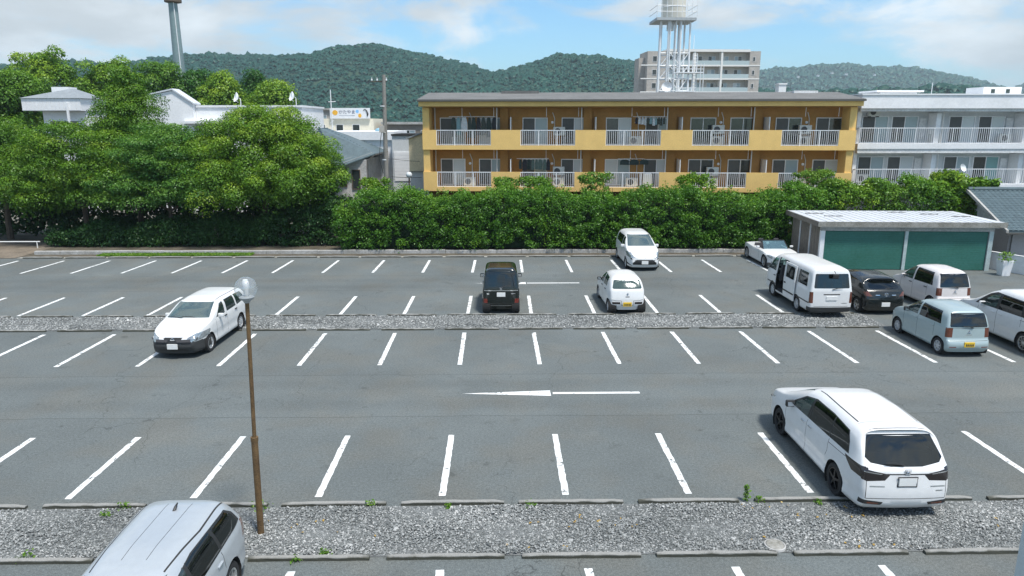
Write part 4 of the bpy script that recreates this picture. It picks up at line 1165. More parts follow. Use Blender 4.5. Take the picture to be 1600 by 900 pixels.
CB = empty('cream_house', (-6.25, 50.6, 0)); tag(CB, 'small cream-walled house with thin roof edge squeezed beside the orange building', 'house')
MB().prism([(0, 4.25), (1.3, 4.25), (1.3, 6.9), (0, 6.45)], 0, 4, 'y').build('upper_wall', M_CREAM, CB); bx('lower_wall', M_GRW, CB, .05, 1.3, .1, 4, -.02, 4.2)
MB().prism([(-.2, 6.40), (1.3, 6.93), (1.3, 7.02), (-.2, 6.50)], -.2, 4.1, 'y').build('roof', mat('slate_grey', (.24, .27, .29), .7, var=.2), CB)
bx('floor_band', M_CONC, CB, -.04, 1.3, -.05, 4, 4.2, 4.25)

# --- shop with signboard in the distance
SH = empty('cream_shop', (-24.6, 90, 0)); tag(SH, 'long cream shop building with rooftop signboard in the distance', 'building')
bx('wall', mat('shop_cream', (.78, .72, .58), .85, var=.12), SH, 1.2, 9.2, .5, 9, -.02, 8.0)
bx('lower_roof', M_GRW, SH, 3.2, 10.5, -3, .48, 5.0, 6.0)
bx('loading_bay', M_DARK, SH, 5.4, 6.9, -3.03, -2.98, 5.1, 5.8)
bx('grey_block', M_BEIGE, SH, -1.0, 1.15, 1.5, 8, -.02, 8.35)
for x in (2.4, 4.6, 6.6): window(SH, x, x + .9, .5, 6.3, 7.3, ('d',))
SB = empty('signboard', (-20.6, 90.2, 8.0)); tag(SB, 'white rooftop signboard with orange mark, dark Japanese letters and a blue disc', 'sign')
bx('board', M_WHT, SB, 0, 4.85, 0, .18, .0, 1.25)
for x in (.4, 2.4, 4.4): bx('support', M_STEEL, SB, x, x + .08, .19, .6, -.1, 1.1)
def disc(nm, m, x, z, rx, rz, y=-.012, par=None):
    return MB().prism([(x + rx * math.cos(t), z + rz * math.sin(t)) for t in np.linspace(0, 2 * math.pi, 20)[:-1]], y, y + .02, 'y').build(nm, m, par)
disc('orange_mark', mat('sign_orange', (.80, .42, .04), .7), .62, .70, .33, .30, par=SB)
disc('orange_mark', mat('sign_orange', (.80, .42, .04), .7), 3.62, .35, .2, .24, par=SB)
disc('blue_disc', mat('sign_blue', (.25, .52, .85), .7), 3.32, .85, .2, .2, par=SB)
bx('grey_line', mat('sign_grey', (.35, .36, .4), .7), SB, 1.1, 3.0, -.01, .0, .32, .38)
for k, ch in enumerate('かたやま'):
    tx = bpy.data.curves.new('letter', 'FONT'); tx.body = ch; tx.size = .52; tx.extrude = .008
    to = bpy.data.objects.new('letter_curve', tx); col.objects.link(to)
    me = bpy.data.meshes.new_from_object(to.evaluated_get(bpy.context.evaluated_depsgraph_get()))
    bpy.data.objects.remove(to)
    lo = bpy.data.objects.new('letter', me); col.objects.link(lo); lo.parent = SB; lo.location = (1.05 + k * .51, -.014, .60); lo.rotation_euler = (R(90), 0, 0)
    me.materials.clear(); me.materials.append(mat('sign_ink', (.22, .22, .28), .7))
MB().tube([(4.05, -.02, .95), (4.25, -.02, 1.12), (4.45, -.02, .95), (4.6, -.02, .55), (4.5, -.02, .25)], [.03, .05, .08, .11, .05], 6).build('dark_curl', mat('sign_ink2', (.05, .05, .05), .7), SB)
AM = empty('roof_mast', (-19.95, 88.2, 6.0)); tag(AM, 'thin white lattice mast with cross arm before the signboard', 'mast')
MB().tube([(0, 0, 0), (0, 0, 5.3)], .06, 6).build('pole', M_STEEL, AM); MB().tube([(-.3, 0, 3.9), (.55, 0, 3.95)], .05, 6).build('cross_arm', M_STEEL, AM)
for z in (.6, 1.2, 1.8): MB().tube([(-.25, 0, z - .4), (.25, 0, z)], .03, 5).build('brace', M_STEEL, AM)
# far grey town blocks
for k, (x, y, w, h, lab) in enumerate([(-14.5, 92, 10, 7.3, 'low brown-roofed shed right of the signboard building'), (-9.6, 120, 9, 10.2, 'stepped grey block far behind between pole and orange building'), (-27.5, 110, 3.5, 9.3, 'small grey far block left of the signboard')]):
    t = empty('far_block', (x, y, 0)); tag(t, lab, 'building', 'far blocks of the town')
    bx('wall', (M_PBRN, M_BEIGE, M_BEIGE)[k], t, 0, w, 0, 6, -.02, h); bx('roof_edge', M_CONCL, t, -.2, w + .2, -.3, 6.2, h + .002, h + .3)
    for q in range(int(w / 2.2)): window(t, .5 + q * 2.1, 1.9 + q * 2.1, 0, h - 1.9, h - .7, ('d', 'b'))
    if k == 1: bx('roof_house', M_BEIGE, t, 2, 6, 1, 4, h + .303, h + 1.5)

# --- utility pole with wires
UPL = empty('utility_pole', (-7.72, 49.2, 0)); tag(UPL, 'tall grey concrete utility pole left of the orange building', 'pole')
MB().tube([(0, 0, -.1), (.14, 0, 10.6)], [.19, .12], 12).build('shaft', mat('pole_concrete', (.25, .24, .22), .9, var=.3, vscale=2), UPL, True)
for z in (3.6, 5.1, 6.9, 8.6): MB().lathe([(.19, z - .03), (.195, z), (.19, z + .03)], 12).build('band', M_STEEL, UPL)
MB().tube([(-.75, 0, 10.15), (.35, 0, 10.2)], .035, 6).build('cross_arm', M_BARK, UPL)
for x in (-.65, -.3, .3): MB().lathe([(.03, 10.2), (.06, 10.26), (.03, 10.34), (.05, 10.4), (.001, 10.42)], 8, c=(x, 0, 0)).build('insulator', M_STEEL, UPL)
MB().tube([(-.12, -.16, 4.2), (-.34, -.25, 5.2), (-.18, -.18, 6.6), (-.1, -.1, 7.1)], .02, 5).build('hanging_cable', M_BLKB, UPL)
bx('junction_box', M_BEIGE, UPL, -.25, .1, -.32, -.19, 6.9, 7.35)
for k, (a, e, s_) in enumerate((((-7.6, 49.2, 5.2), (-2.0, 53, 4.9), .2), ((-7.7, 49.2, 4.0), (-3.5, 52, 3.9), .15), ((-7.6, 49.2, 10.0), (-5.6, 56.5, 8.4), .12))):
    pts = [Vector(a).lerp(Vector(e), t) - Vector((0, 0, s_ * 4 * t * (1 - t))) for t in np.linspace(0, 1, 9)]
    w = MB().tube(pts, .014, 4).build('overhead_wire', M_BLKB); tag(w, ['upper wire running right from the utility pole shaft', 'lower wire running right from the utility pole shaft', 'slanting wire falling from the utility pole top'][k], 'wire', 'wires of the utility pole')
# street lamp with round head near the orange building corner
SL = empty('street_lamp', (-5.85, 47.0, 0)); tag(SL, 'street lamp with round white globe before the orange building corner', 'street lamp')
MB().tube([(0, 0, 0), (0, 0, 4.05)], .05, 8).build('pole', M_BARK, SL); MB().lathe([(.001, 4.02)] + [(.2 * math.sin(t), 4.24 - .2 * math.cos(t)) for t in np.linspace(.3, math.pi, 12)], 16).build('globe', mat('globe_white', (.6, .63, .64), .2), SL, True)
# parked vehicle peeking above the hedge is a pale lorry roof
LR = empty('parked_truck', (-7.0, 53.0, 0)); tag(LR, 'pale truck half hidden behind the hedge beside the utility pole', 'truck')
bx('cab', M_WHT, LR, 0, 1.7, 0, 1.5, .5, 2.75, .12); bx('cab_window', M_PANE, LR, .15, 1.55, -.02, .01, 1.75, 2.45); bx('load_box', M_GRW, LR, 0, 1.8, 1.55, 5, .7, 2.9, .04); bx('chassis', M_DARK, LR, .1, 1.7, .1, 4.9, .35, .5)
for x in (.1, 1.6):
    for y in (.6, 4.0): MB().lathe([(.001, -.1), (.35, -.1), (.38, -.05), (.38, .05), (.35, .1), (.001, .1)], 16, 'x', (x, y, .38)).build('wheel', M_BLKB, LR, True)

# --- steel mast at the back left
SM = empty('steel_mast', (-40.25, 95, 0)); tag(SM, 'tall tapering grey steel mast rising behind the trees at left', 'mast')
MB().tube([(0, 0, 0), (-.05, 0, 22.1)], [.85, .52], 16).build('shaft', mat('mast_grey', (.22, .30, .31), .6, .3, var=.15, vscale=.5), SM, True)
MB().lathe([(.5, 21.9), (1.0, 22.0), (1.0, 22.45), (.5, 22.5)], 16).build('head_platform', mat('mast_dark', (.10, .075, .05), .7), SM, True)
MB().tube([(.55, -.55, 0), (.25, -.5, 22)], .05, 6).build('cable_run', M_STEEL, SM)

# --- water tower behind the orange building
WT = empty('water_tower', (17.3, 75, 0)); tag(WT, 'white steel water tower on tall legs behind the orange building', 'water tower')
legs = [(-1.6, -1.2), (-.75, -1.35), (.55, -1.35), (1.6, -1.2), (-1.1, 1.2), (-.1, 1.3), (1.0, 1.2), (-1.25, 0), (1.35, .1), (.15, -.5)]
for (x, y) in legs: MB().tube([(x, y, 0), (x * .9, y, 17.2)], .10, 8).build('leg', M_STEEL, WT)
for z in (9.4, 10.6, 11.8, 13.0, 14.2):
    MB().tube([(-1.35, -1.25, z), (1.4, -1.25, z)], .055, 6).build('girt', M_STEEL, WT); MB().tube([(-.9, 1.2, z), (.9, 1.2, z)], .055, 6).build('girt', M_STEEL, WT); MB().tube([(1.4, -1.25, z), (.9, 1.2, z)], .05, 6).build('girt', M_STEEL, WT); MB().tube([(-1.35, -1.25, z), (-.9, 1.2, z)], .05, 6).build('girt', M_STEEL, WT)
for x in (-.55, .0): MB().tube([(x, -1.5, 8), (x, -1.5, 17.2)], .05, 6).build('riser_pipe', M_STEEL, WT)
for z0, z1 in ((9.4, 10.6), (10.6, 11.8), (11.8, 13.0), (13.0, 14.2)):
    MB().tube([(-1.35, -1.25, z0), (-.45, -1.35, z1)], .045, 5).build('brace', M_STEEL, WT); MB().tube([(.55, -1.35, z0), (1.4, -1.25, z1)], .045, 5).build('brace', M_STEEL, WT)
MB().prism([(-2.0, -1.9), (1.9, -1.7), (1.9, 1.8), (-2.0, 1.8)], 17.2, 17.45, 'z').build('platform', mat('platform_steel', (.40, .43, .44), .6, .2), WT)
MB().tube([(-.3, -.2, 16.4), (-.3, -.2, 17.2)], .35, 10).build('outlet', M_STEEL, WT)
tk = MB().lathe([(.001, 17.46), (1.15, 17.46), (1.18, 17.6), (1.18, 21.8), (1.05, 22.1), (.001, 22.3)], 24).build('tank', mat('tank_cream', (.62, .60, .53), .7, var=.1, vscale=.8), WT, True)
for z in (18.6, 19.9, 21.2): MB().lathe([(1.18, z - .04), (1.21, z), (1.18, z + .04)], 24).build('hoop', M_STEEL, tk)
b = MB()
for x in np.linspace(-2.0, 1.9, 9): b.tube([(x, -1.82, 17.45), (x, -1.82, 19.6)], .025, 5)
for z in (18.0, 18.55, 19.6): b.tube([(-2.0, -1.85, z), (1.9, -1.72, z)], .025, 5); b.tube([(1.9, -1.7, z), (1.9, 1.8, z)], .025, 5); b.tube([(-2.0, -1.85, z), (-2.0, 1.8, z)], .025, 5)
tag(b.build('guard_rail', M_STEEL, WT), kind='stuff')
for x in (1.95, 2.35): MB().tube([(x, -1.0, 9), (x, -1.0, 14.2)], .045, 6).build('ladder_rail', M_STEEL, WT)
for z, w in ((12.3, 2.9), (10.5, 2.2)): bx('landing', M_STEEL, WT, .2, w, -1.6, -.6, z, z + .1); bx('landing_rail', M_STEEL, WT, .2, w, -1.62, -1.58, z + .35, z + .42)
for z0, z1 in ((9.4, 10.6), (10.6, 11.8), (11.8, 13.0), (13.0, 14.2)):
    MB().tube([(-.45, -1.35, z1), (.55, -1.35, z0)], .04, 5).build('brace', M_STEEL, WT); MB().tube([(-1.1, 1.2, z0), (1.0, 1.2, z1)], .04, 5).build('brace', M_STEEL, WT)
for k in range(16): MB().tube([(1.95, -1.0, 9.2 + k * .32), (2.35, -1.0, 9.2 + k * .32)], .025, 4).build('ladder_rung', M_STEEL, WT)
for x in (2.6, 2.9): MB().tube([(x, -1.6, 9.0), (x, -1.6, 13.2)], .04, 5).build('landing_post', M_STEEL, WT)
dish('satellite_dish', 'satellite dish on the roof left of the water tower legs', (13.6, 60.0, 10.3), .42, R(-15), .3, mast=1.6)

# --- brick apartment tower far behind
AP = empty('apartment_tower', (32.6, 170, 0), R(2)); tag(AP, 'brown brick apartment tower with white balconies behind the water tower', 'building')
M_BRK = mat('brown_brick', (.44, .41, .375), .9, var=.25, vscale=1.5); M_BAN = mat('band_white', (.74, .73, .70), .8)
M_APW = mat('tower_recess', (.50, .47, .43), .9, var=.15); M_GBAL = mat('balcony_glass', (.42, .50, .51), .25)
bx('wall', M_APW, AP, 5.6, 25.0, 1.6, 8, 0, 23.2)
bx('left_bay', M_BRK, AP, 1.2, 5.58, .0, 7.9, 0, 23.3); bx('right_bay', M_BRK, AP, 24.9, 27.4, .0, 7.9, 0, 23.4)
bx('left_wing', M_BRK, AP, -.2, 1.18, 2.5, 7, 0, 22.0)
bx('roof_slab', M_BAN, AP, 5.59, 24.89, -.2, 8.1, 23.21, 23.75)
for fl in range(8):
    z = 23.2 - 2.95 * (fl + 1)
    bx('balcony_slab', M_BAN, AP, 5.6, 24.88, -.05, 1.6, z - .2, z + .12)
    MB().box(5.6, 24.88, .0, .06, z + .13, z + 1.05).build('balcony_front', M_GBAL, AP)
    MB().box(-.25, 5.62, -.06, -.002, z - .12, z + .12).build('floor_band', M_BAN, AP); MB().box(24.88, 27.45, -.06, -.002, z - .12, z + .12).build('floor_band', M_BAN, AP)
    if fl < 5:
        for k in range(6):
            x = 6.4 + k * 3.1
            window(AP, x, x + 1.7, 1.6, z + .15, z + 2.1, ('db', 'cb', 'bd')[(k + fl) % 3])
        window(AP, 25.6, 26.2, 0, z + .9, z + 1.9, ('d',)); window(AP, 2.4, 3.4, 0, z + .8, z + 2.0, ('d',))
for x in (11.9, 18.2): bx('pier', M_BAN, AP, x, x + .45, -.1, 1.6, 0, 23.2)
MB().tube([(13.5, 6, 23.7), (13.5, 6, 27.5)], .06, 6).build('aerial', M_STEEL, AP)
TB = empty('white_roof_tank', (60.6, 160, 0)); tag(TB, 'small white rooftop block right of the brick apartment tower', 'building')
bx('wall', M_WHT, TB, 0, 1.6, 0, 2, 0, 15.5); bx('cap', M_WHT, TB, -.15, 1.75, -.15, 2.1, 15.502, 15.8)
for k, (px, py) in enumerate([(1232, 129), (1247, 119), (1278, 117), (1322, 115), (1366, 116), (1300, 113)]):
    x, z = sky_xz(px, py, 1790)
    t = empty('hillside_house', (x, 1790, z - 6)); tag(t, ['lowest', 'second lowest', 'middle', 'highest right', 'rightmost', 'small upper'][k] + ' white house on the distant wooded hill', 'house', 'white houses on the distant hill')
    bx('wall', M_GRW, t, -2.8, 2.8, -3, 3, 2, 6.2); MB().prism([(-3.1, 6.22), (3.1, 6.22), (0, 7.8)], -3.3, 3.3, 'y').build('roof', M_ROOF, t)
# ------------------------------------------------------------------ cars
M_TYRE = mat('tyre_rubber', (0.018, 0.018, 0.02), 0.8, bump=0.2, bscale=90)
M_RIM = mat('alloy_rim', (0.55, 0.57, 0.58), 0.32, 0.85)
M_RIMW = mat('wheel_cover', (0.5, 0.52, 0.54), 0.42, 0.3)
M_RIMB = mat('black_rim', (0.015, 0.015, 0.017), 0.35, 0.5)
M_BLK = mat('black_trim', (0.02, 0.021, 0.022), 0.5)
M_GAP = mat('panel_gap', (0.02, 0.02, 0.02), 0.8)
M_UND = mat('underbody', (0.012, 0.012, 0.012), 0.9)
M_INT = mat('cabin_lining', (0.035, 0.036, 0.04), 0.85)
M_SEAT = mat('seat_cloth', (0.06, 0.06, 0.065), 0.9, var=0.3, vscale=9)
M_CHR = mat('chrome', (0.75, 0.76, 0.77), 0.12, 1.0)
M_PLW = mat('plate_white', (0.72, 0.73, 0.72), 0.5, var=0.06, vscale=12)
M_PLY = mat('plate_yellow', (0.72, 0.47, 0.03), 0.5, var=0.1, vscale=12)
M_PLT = mat('plate_print_black', (0.05, 0.045, 0.03), 0.6)
M_PLG = mat('plate_print_green', (0.12, 0.26, 0.17), 0.6)
M_WSH = glass_mat('windscreen_glass', (0.50, 0.74, 0.72), 0.55, refl=0.15, body=.26)
M_SGL = glass_mat('side_glass', (0.45, 0.70, 0.68), 0.66, refl=0.10, body=.12)
M_RGL = glass_mat('hatch_glass', (0.40, 0.62, 0.62), 0.55, rough=0.10, refl=0.012, body=.3)
M_PRV = glass_mat('privacy_glass', (0.10, 0.13, 0.12), 0.45, refl=0.07)
def lamp_mat(name, c, rough=0.12):
    return mat(name, c, rough, 0.0, 1.0, var=0.35, vscale=22)
M_RED = lamp_mat('tail_red', (0.17, 0.022, 0.014))
M_SMK = lamp_mat('tail_smoked', (0.010, 0.006, 0.006))
M_AMB = lamp_mat('tail_amber', (0.13, 0.034, 0.016))
M_HLP = mat('headlight_glass', (0.42, 0.47, 0.5), 0.1, 0.55, 1.0, var=0.6, vscale=16)
def paint(name, c, metal=0.0, rough=0.38):
    return mat(name, c, rough, metal, 0.6, var=0.05, vscale=0.9)
P_WHITE = paint('paint_white', (0.69, 0.70, 0.70))
P_PEARL = paint('paint_pearl', (0.69, 0.70, 0.705))
P_IVORY = paint('paint_ivory', (0.66, 0.63, 0.62))
P_BLUE = paint('paint_pale_blue', (0.34, 0.425, 0.44), 0.15)
P_SILV = paint('paint_silver', (0.47, 0.51, 0.54), 0.35)
P_BLACK = paint('paint_black', (0.003, 0.007, 0.006), 0.0, 0.16)
P_GREY = paint('paint_dark_grey', (0.007, 0.010, 0.010), 0.0, 0.2)

def smooth_interp(xs, pts, k=9):
    """curve through control points with softened corners"""
    px, py = zip(*pts)
    f = lambda q: np.interp(q, px, py)
    w = 0.07
    return sum(f(np.asarray(xs) + w * d) for d in np.linspace(-1, 1, k)) / k

def inside(poly, x, y):
    c = False; n = len(poly); j = n - 1
    for i in range(n):
        xi, yi = poly[i]; xj, yj = poly[j]
        if (yi > y) != (yj > y) and x < (xj - xi) * (y - yi) / (yj - yi + 1e-12) + xi: c = not c
        j = i
    return c

class Car:
    def __init__(s, name, label, loc, rz, L, W, top, belt, lean_r, lean_f, paint, zs=0.22, tm=0.16, n=5.0, kf=0.16, rf=0.8, kr=0.06, rr=0.5, ef=0.10, er=0.07, cat='car', scale=1.0, group='cars parked in the car park'):
        s.L, s.W, s.paint, s.zs = L, W, paint, zs
        s.root = empty(name, (loc[0], loc[1], 0), rz)
        s.root.scale = (scale,) * 3
        tag(s.root, label, cat, group)
        s.top, s.belt, s.tm = top, belt, tm
        us = sorted(set([0, .006, .02, .045, .08, .12] + list(np.round(np.linspace(.16, L - .16, int(L / .085)), 4)) + [L - .12, L - .08, L - .045, L - .02, L - .006, L]))
        us = np.array(us)
        T = smooth_interp(us, top); B = smooth_interp(us, belt)
        d0, d1 = us, L - us
        rnd = lambda d, e: e * (1 - np.sqrt(np.clip(1 - (1 - np.minimum(d, e) / e) ** 2, 0, 1)))
        w = W / 2 * (1 - kf * np.clip(1 - d0 / rf, 0, 1) ** 2.2 - kr * np.clip(1 - d1 / rr, 0, 1) ** 2) - rnd(d0, ef) - rnd(d1, er)
        T = T - rnd(d0, ef * .6) - rnd(d1, er)
        B = np.minimum(B, T - 0.035)
        th = np.array([4, 9, 15, 22, 30, 38, 46, 54, 62, 71, 80, 90]) * math.pi / 180
        rows = []
        for i, u in enumerate(us):
            h = T[i] - B[i]; a = w[i] * 0.965
            pts = [(w[i] * .90, zs), (w[i] * .955, zs + .025), (w[i] * .992, zs + .07), (w[i] * .998, zs + .14), (w[i] * .982, zs + .24), (w[i] * .985, .53), (w[i] * .998, .60), (w[i], .66), (w[i] * .99, max(.70, B[i] - .10)), (w[i] * .982, B[i] - .04), (a, B[i])]
            for t in th:
                y = a * max(math.cos(t), 0) ** (2 / n); z = B[i] + h * math.sin(t) ** (2 / n)
                y -= tm * (z - B[i]) * (y / a if a > 0 else 0)
                pts.append((max(y, 0), z))
            pts[-1] = (0.0, pts[-1][1])
            row = []
            for (y, z) in pts:
                z = max(z, zs)
                uu = u + np.interp(z, *zip(*lean_f)) * max(0, 1 - u / .5) ** 2 - np.interp(z, *zip(*lean_r)) * max(0, 1 - (L - u) / .75) ** 2
                row.append((y, L / 2 - uu, z))
            rows.append(row)
        P = len(rows[0])
        bm = bmesh.new()
        grid = []
        for row in rows:
            left = [bm.verts.new((-y, yy, z)) for (y, yy, z) in row[:-1]]
            mid = bm.verts.new((0, row[-1][1], row[-1][2]))
            right = [bm.verts.new((y, yy, z)) for (y, yy, z) in row[:-1]]
            grid.append(left + [mid] + right[::-1])
        Q = len(grid[0])
        for i in range(len(grid) - 1):
            for j in range(Q - 1):
                bm.faces.new((grid[i][j], grid[i][j + 1], grid[i + 1][j + 1], grid[i + 1][j]))
        for gi, sg, bulge in ((0, 1, .06), (len(grid) - 1, -1, .035)):
            g = grid[gi]; M = 14; prev = None
            for j in range(P - 1):
                a, b = g[j], g[Q - 1 - j]
                line = [a]
                for k in range(1, M):
                    t = k / M; c = a.co.lerp(b.co, t)
                    q = 1 - (2 * t - 1) ** 2
                    c.y += sg * bulge * q * min(1, abs(a.co.x) / (W * .35))
                    line.append(bm.verts.new(c))
                line.append(b)
                if prev:
                    for k in range(M): bm.faces.new((prev[k], prev[k + 1], line[k + 1], line[k]))
                prev = line
            for k in range(M): bm.faces.new((prev[k], prev[k + 1], g[P - 1]))
        bmesh.ops.remove_doubles(bm, verts=bm.verts, dist=0.0008)
        bmesh.ops.recalc_face_normals(bm, faces=bm.faces)
        if sum(f.normal.z * f.calc_area() for f in bm.faces) < 0:
            bmesh.ops.reverse_faces(bm, faces=bm.faces)
        s.bm = bm
        s.parts = [('body', paint, None)]
        s.hide = set()
    # --- projections
    def _pr(s, view, c):
        return (c.y, c.z) if view == 'S' else ((c.x, c.z) if view in 'FR' else (c.x, c.y))
    def _ok(s, f, view, side, lim):
        f.normal_update(); nn = f.normal
        if view == 'S': return nn.x * side > lim
        if view == 'F': return nn.y > lim
        if view == 'R': return nn.y < -lim
        return nn.z > lim
    def carve(s, name, m, view, poly, side=1, lim=0.3, u=True, pid=None, under=None, cond=None, only=None):
        """cut a region, given as an outline in one view, out of the skin and make it a part of its own"""
        if view == 'S' and u: poly = [(s.L / 2 - a, b) for a, b in poly]
        if view == 'T' and u: poly = [(a, s.L / 2 - b) for a, b in poly]
        bm = s.bm
        if pid is None:
            s.parts.append((name, m, under)); pid = len(s.parts) - 1
        x0 = min(p[0] for p in poly) - .01; x1 = max(p[0] for p in poly) + .01
        y0 = min(p[1] for p in poly) - .01; y1 = max(p[1] for p in poly) + .01
        def hit(f):
            if f.material_index in s.hide: return False
            if only is not None and f.material_index not in only: return False
            q = [s._pr(view, v.co) for v in f.verts]
            if max(a for a, _ in q) < x0 or min(a for a, _ in q) > x1 or max(b for _, b in q) < y0 or min(b for _, b in q) > y1: return False
            if cond and not cond(f.calc_center_median()): return False
            return s._ok(f, view, side, lim)
        fs = [f for f in bm.faces if hit(f)]
        n = len(poly)
        for i in range(n):
            a, b = poly[i], poly[(i + 1) % n]
            d = (b[0] - a[0], b[1] - a[1])
            if abs(d[0]) + abs(d[1]) < 1e-6: continue
            nn = (d[1], -d[0])
            if view == 'S': co = Vector((0, a[0], a[1])); no = Vector((0, nn[0], nn[1]))
            elif view in 'FR': co = Vector((a[0], 0, a[1])); no = Vector((nn[0], 0, nn[1]))
            else: co = Vector((a[0], a[1], 0)); no = Vector((nn[0], nn[1], 0))
            ge = set(fs)
            for f in fs: ge.update(f.edges); ge.update(f.verts)
            r = bmesh.ops.bisect_plane(bm, geom=list(ge), dist=1e-5, plane_co=co, plane_no=no.normalized())
            fs = [g for g in r['geom'] if isinstance(g, bmesh.types.BMFace) and g.is_valid]
            # keep only the faces near the outline edge loop to limit slivers
        for f in fs:
            c = f.calc_center_median()
            if inside(poly, *s._pr(view, c)): f.material_index = pid
        return pid
    def strip(s, view, pts, w=0.012, side=1, pid=None, lim=0.2, only=None):
        """thin dark gap along a polyline"""
        if pid is None: s.parts.append(('panel_gap', M_GAP, None)); pid = len(s.parts) - 1
        for a, b in zip(pts, pts[1:]):
            d = Vector((b[0] - a[0], b[1] - a[1]))
            if d.length < 1e-6: continue
            q = Vector((-d.y, d.x)).normalized() * w / 2
            s.carve('', None, view, [(a[0] + q.x, a[1] + q.y), (b[0] + q.x, b[1] + q.y), (b[0] - q.x, b[1] - q.y), (a[0] - q.x, a[1] - q.y)], side, pid=pid, lim=lim, only=only)
        return pid
    def both(s, name, m, view, poly, **k):
        """the same part on the left and on the right"""
        out = []
        if view == 'S':
            for sd in (-1, 1): out.append(s.carve(name, m, 'S', poly, sd, **k))
        else:
            for sd in (-1, 1): out.append(s.carve(name, m, view, [(x * sd, y) for x, y in poly], **k))
        return out
    def arches(s, uf, ur, rw, ra=None):
        s.uf, s.ur, s.rw = uf, ur, rw
        ra = ra or rw * 1.17
        s.parts.append(('wheel_well', M_UND, None)); pid = len(s.parts) - 1
        s.arch_pid = pid; s.ra = ra
        for uu in (uf, ur):
            poly = [(uu + ra * math.cos(t), rw + ra * math.sin(t)) for t in np.linspace(-.75, math.pi + .75, 22)]
            for sd in (-1, 1): s.carve('', None, 'S', poly, sd, lim=.1, pid=pid)
    def wheels(s, m_rim, style='spoke', nsp=5, rim=0.66, track=0.0):
        rw = s.rw
        for uu in (s.uf, s.ur):
            for sd in (-1, 1):
                x = sd * (s.W / 2 - 0.035 - track); y = s.L / 2 - uu
                wh = empty('wheel', (x, y, rw)); wh.parent = s.root
                if sd < 0: wh.rotation_euler = (0, 0, math.pi)
                R0 = rw * rim
                MB().lathe([(R0, -.19), (rw * .92, -.2), (rw * .985, -.17), (rw, -.12), (rw, -.06), (rw * .985, -.02), (rw * .93, .012), (R0 * 1.06, .015), (R0, 0), (R0, -.19)], 28, 'x').build('tyre', M_TYRE, wh, True)
                b = MB().lathe([(R0, -.17), (R0 * 1.01, .006), (R0 * .93, .008), (R0 * .9, -.03), (R0 * .86, -.09), (.001, -.1)], 28, 'x')
                b.build('barrel', M_UND if style != 'cover' else m_rim, wh, True)
                b = MB()
                b.lathe([(.001, .012), (R0 * .2, .01), (R0 * .24, -.02), (R0 * .24, -.06)], 16, 'x')
                b.lathe([(R0 * 1.0, .012), (R0 * .92, .012), (R0 * .88, -.02), (R0 * 1.0, -.05)], 28, 'x')
                wsp = {'spoke': .30, 'thin': .14, 'cover': .42}[style]
                for k in range(nsp):
                    t = 2 * math.pi * k / nsp + .3
                    ca, sa = math.cos(t), math.sin(t)
                    i0 = len(b.v)
                    for r_, hw, h in ((R0 * .18, wsp * .62, .012), (R0 * .93, wsp * .5, .006)):
                        for q in (-1, 1):
                            for dx in (h, h - .035):
                                b.v.append((dx, r_ * ca - q * hw * R0 * .5 * sa, r_ * sa + q * hw * R0 * .5 * ca))
                    b.f += [(i0, i0 + 2, i0 + 6, i0 + 4), (i0, i0 + 4, i0 + 5, i0 + 1), (i0 + 2, i0 + 3, i0 + 7, i0 + 6)]
                b.build('rim', m_rim, wh)
    def add(s, name, mb, m, under=None, smooth=False, bevel=0.0):
        return mb.build(name, m, under or s.root, smooth=smooth, bevel=bevel)
    def yat(s, u): return s.L / 2 - u
    def rear_y(s, x, z, front=False):
        """y of the skin straight ahead of / behind a point (x, z)"""
        best = None
        for f in s.bm.faces:
            c = f.calc_center_median()
            if (f.normal.y > .1 if front else f.normal.y < -.1):
                d = (c.x - x) ** 2 + (c.z - z) ** 2
                if best is None or d < best[0]: best = (d, c.y)
        return best[1]
    def plate(s, z, m, front=False, x=0.0, w=.33, h=.165):
        y = s.rear_y(x, z, front); sg = 1 if front else -1
        p = s.add('number_plate', MB().box(x - w / 2, x + w / 2, min(y - .01 * sg, y + .022 * sg), max(y - .01 * sg, y + .022 * sg), z - h / 2, z + h / 2), m, bevel=.004)
        if m is M_PLY:
            for a, b_ in ((-.12, -.085), (-.07, -.03), (-.01, .03), (.05, .085), (.10, .13)):
                MB().box(x + a, x + b_, y + (.022 if front else -.026), y + (.026 if front else -.022), z - .055, z + .02).build('plate_digit', M_PLT, p)
        return p
    def emblem(s, z, kind, front=False, x=0.0, r=.055):
        y = s.rear_y(x, z, front); sg = 1 if front else -1
        b = MB()
        def bar(pts, rad=.008): b.tube([(x + a, y + .012 * sg, z + c) for a, c in pts], rad, 6)
        ring = lambda a, c, k=20: [(a * math.cos(t), c * math.sin(t)) for t in np.linspace(0, 2 * math.pi, k)]
        if kind == 'ring_bar':
            bar(ring(r, r)); bar([(-r * 1.25, 0), (r * 1.25, 0)], .014)
        elif kind == 'h':
            bar([(-r, r * .8), (-r * .75, -r * .8), (r * .75, -r * .8), (r, r * .8), (-r, r * .8)], .006)
            bar([(-r * .5, r * .6), (-r * .38, -r * .6)]); bar([(r * .5, r * .6), (r * .38, -r * .6)]); bar([(-r * .42, 0), (r * .42, 0)])
        elif kind == 'ovals':
            bar(ring(r * 1.2, r * .8)); bar(ring(r * .45, r * .75), .006); bar([(q[0], q[1] * .5 + r * .3) for q in ring(r * .8, r * .7)], .006)
        elif kind == 'wing':
            bar(ring(r, r * .85)); bar([(-r * .9, r * .35), (-r * .45, r * .3), (0, -r * .3), (r * .45, r * .3), (r * .9, r * .35)])
        elif kind == 's':
            bar([(r * .7, r * .4), (0, r), (-r * .7, r * .4), (r * .7, -r * .4), (0, -r), (-r * .7, -r * .4)], .012)
        else:
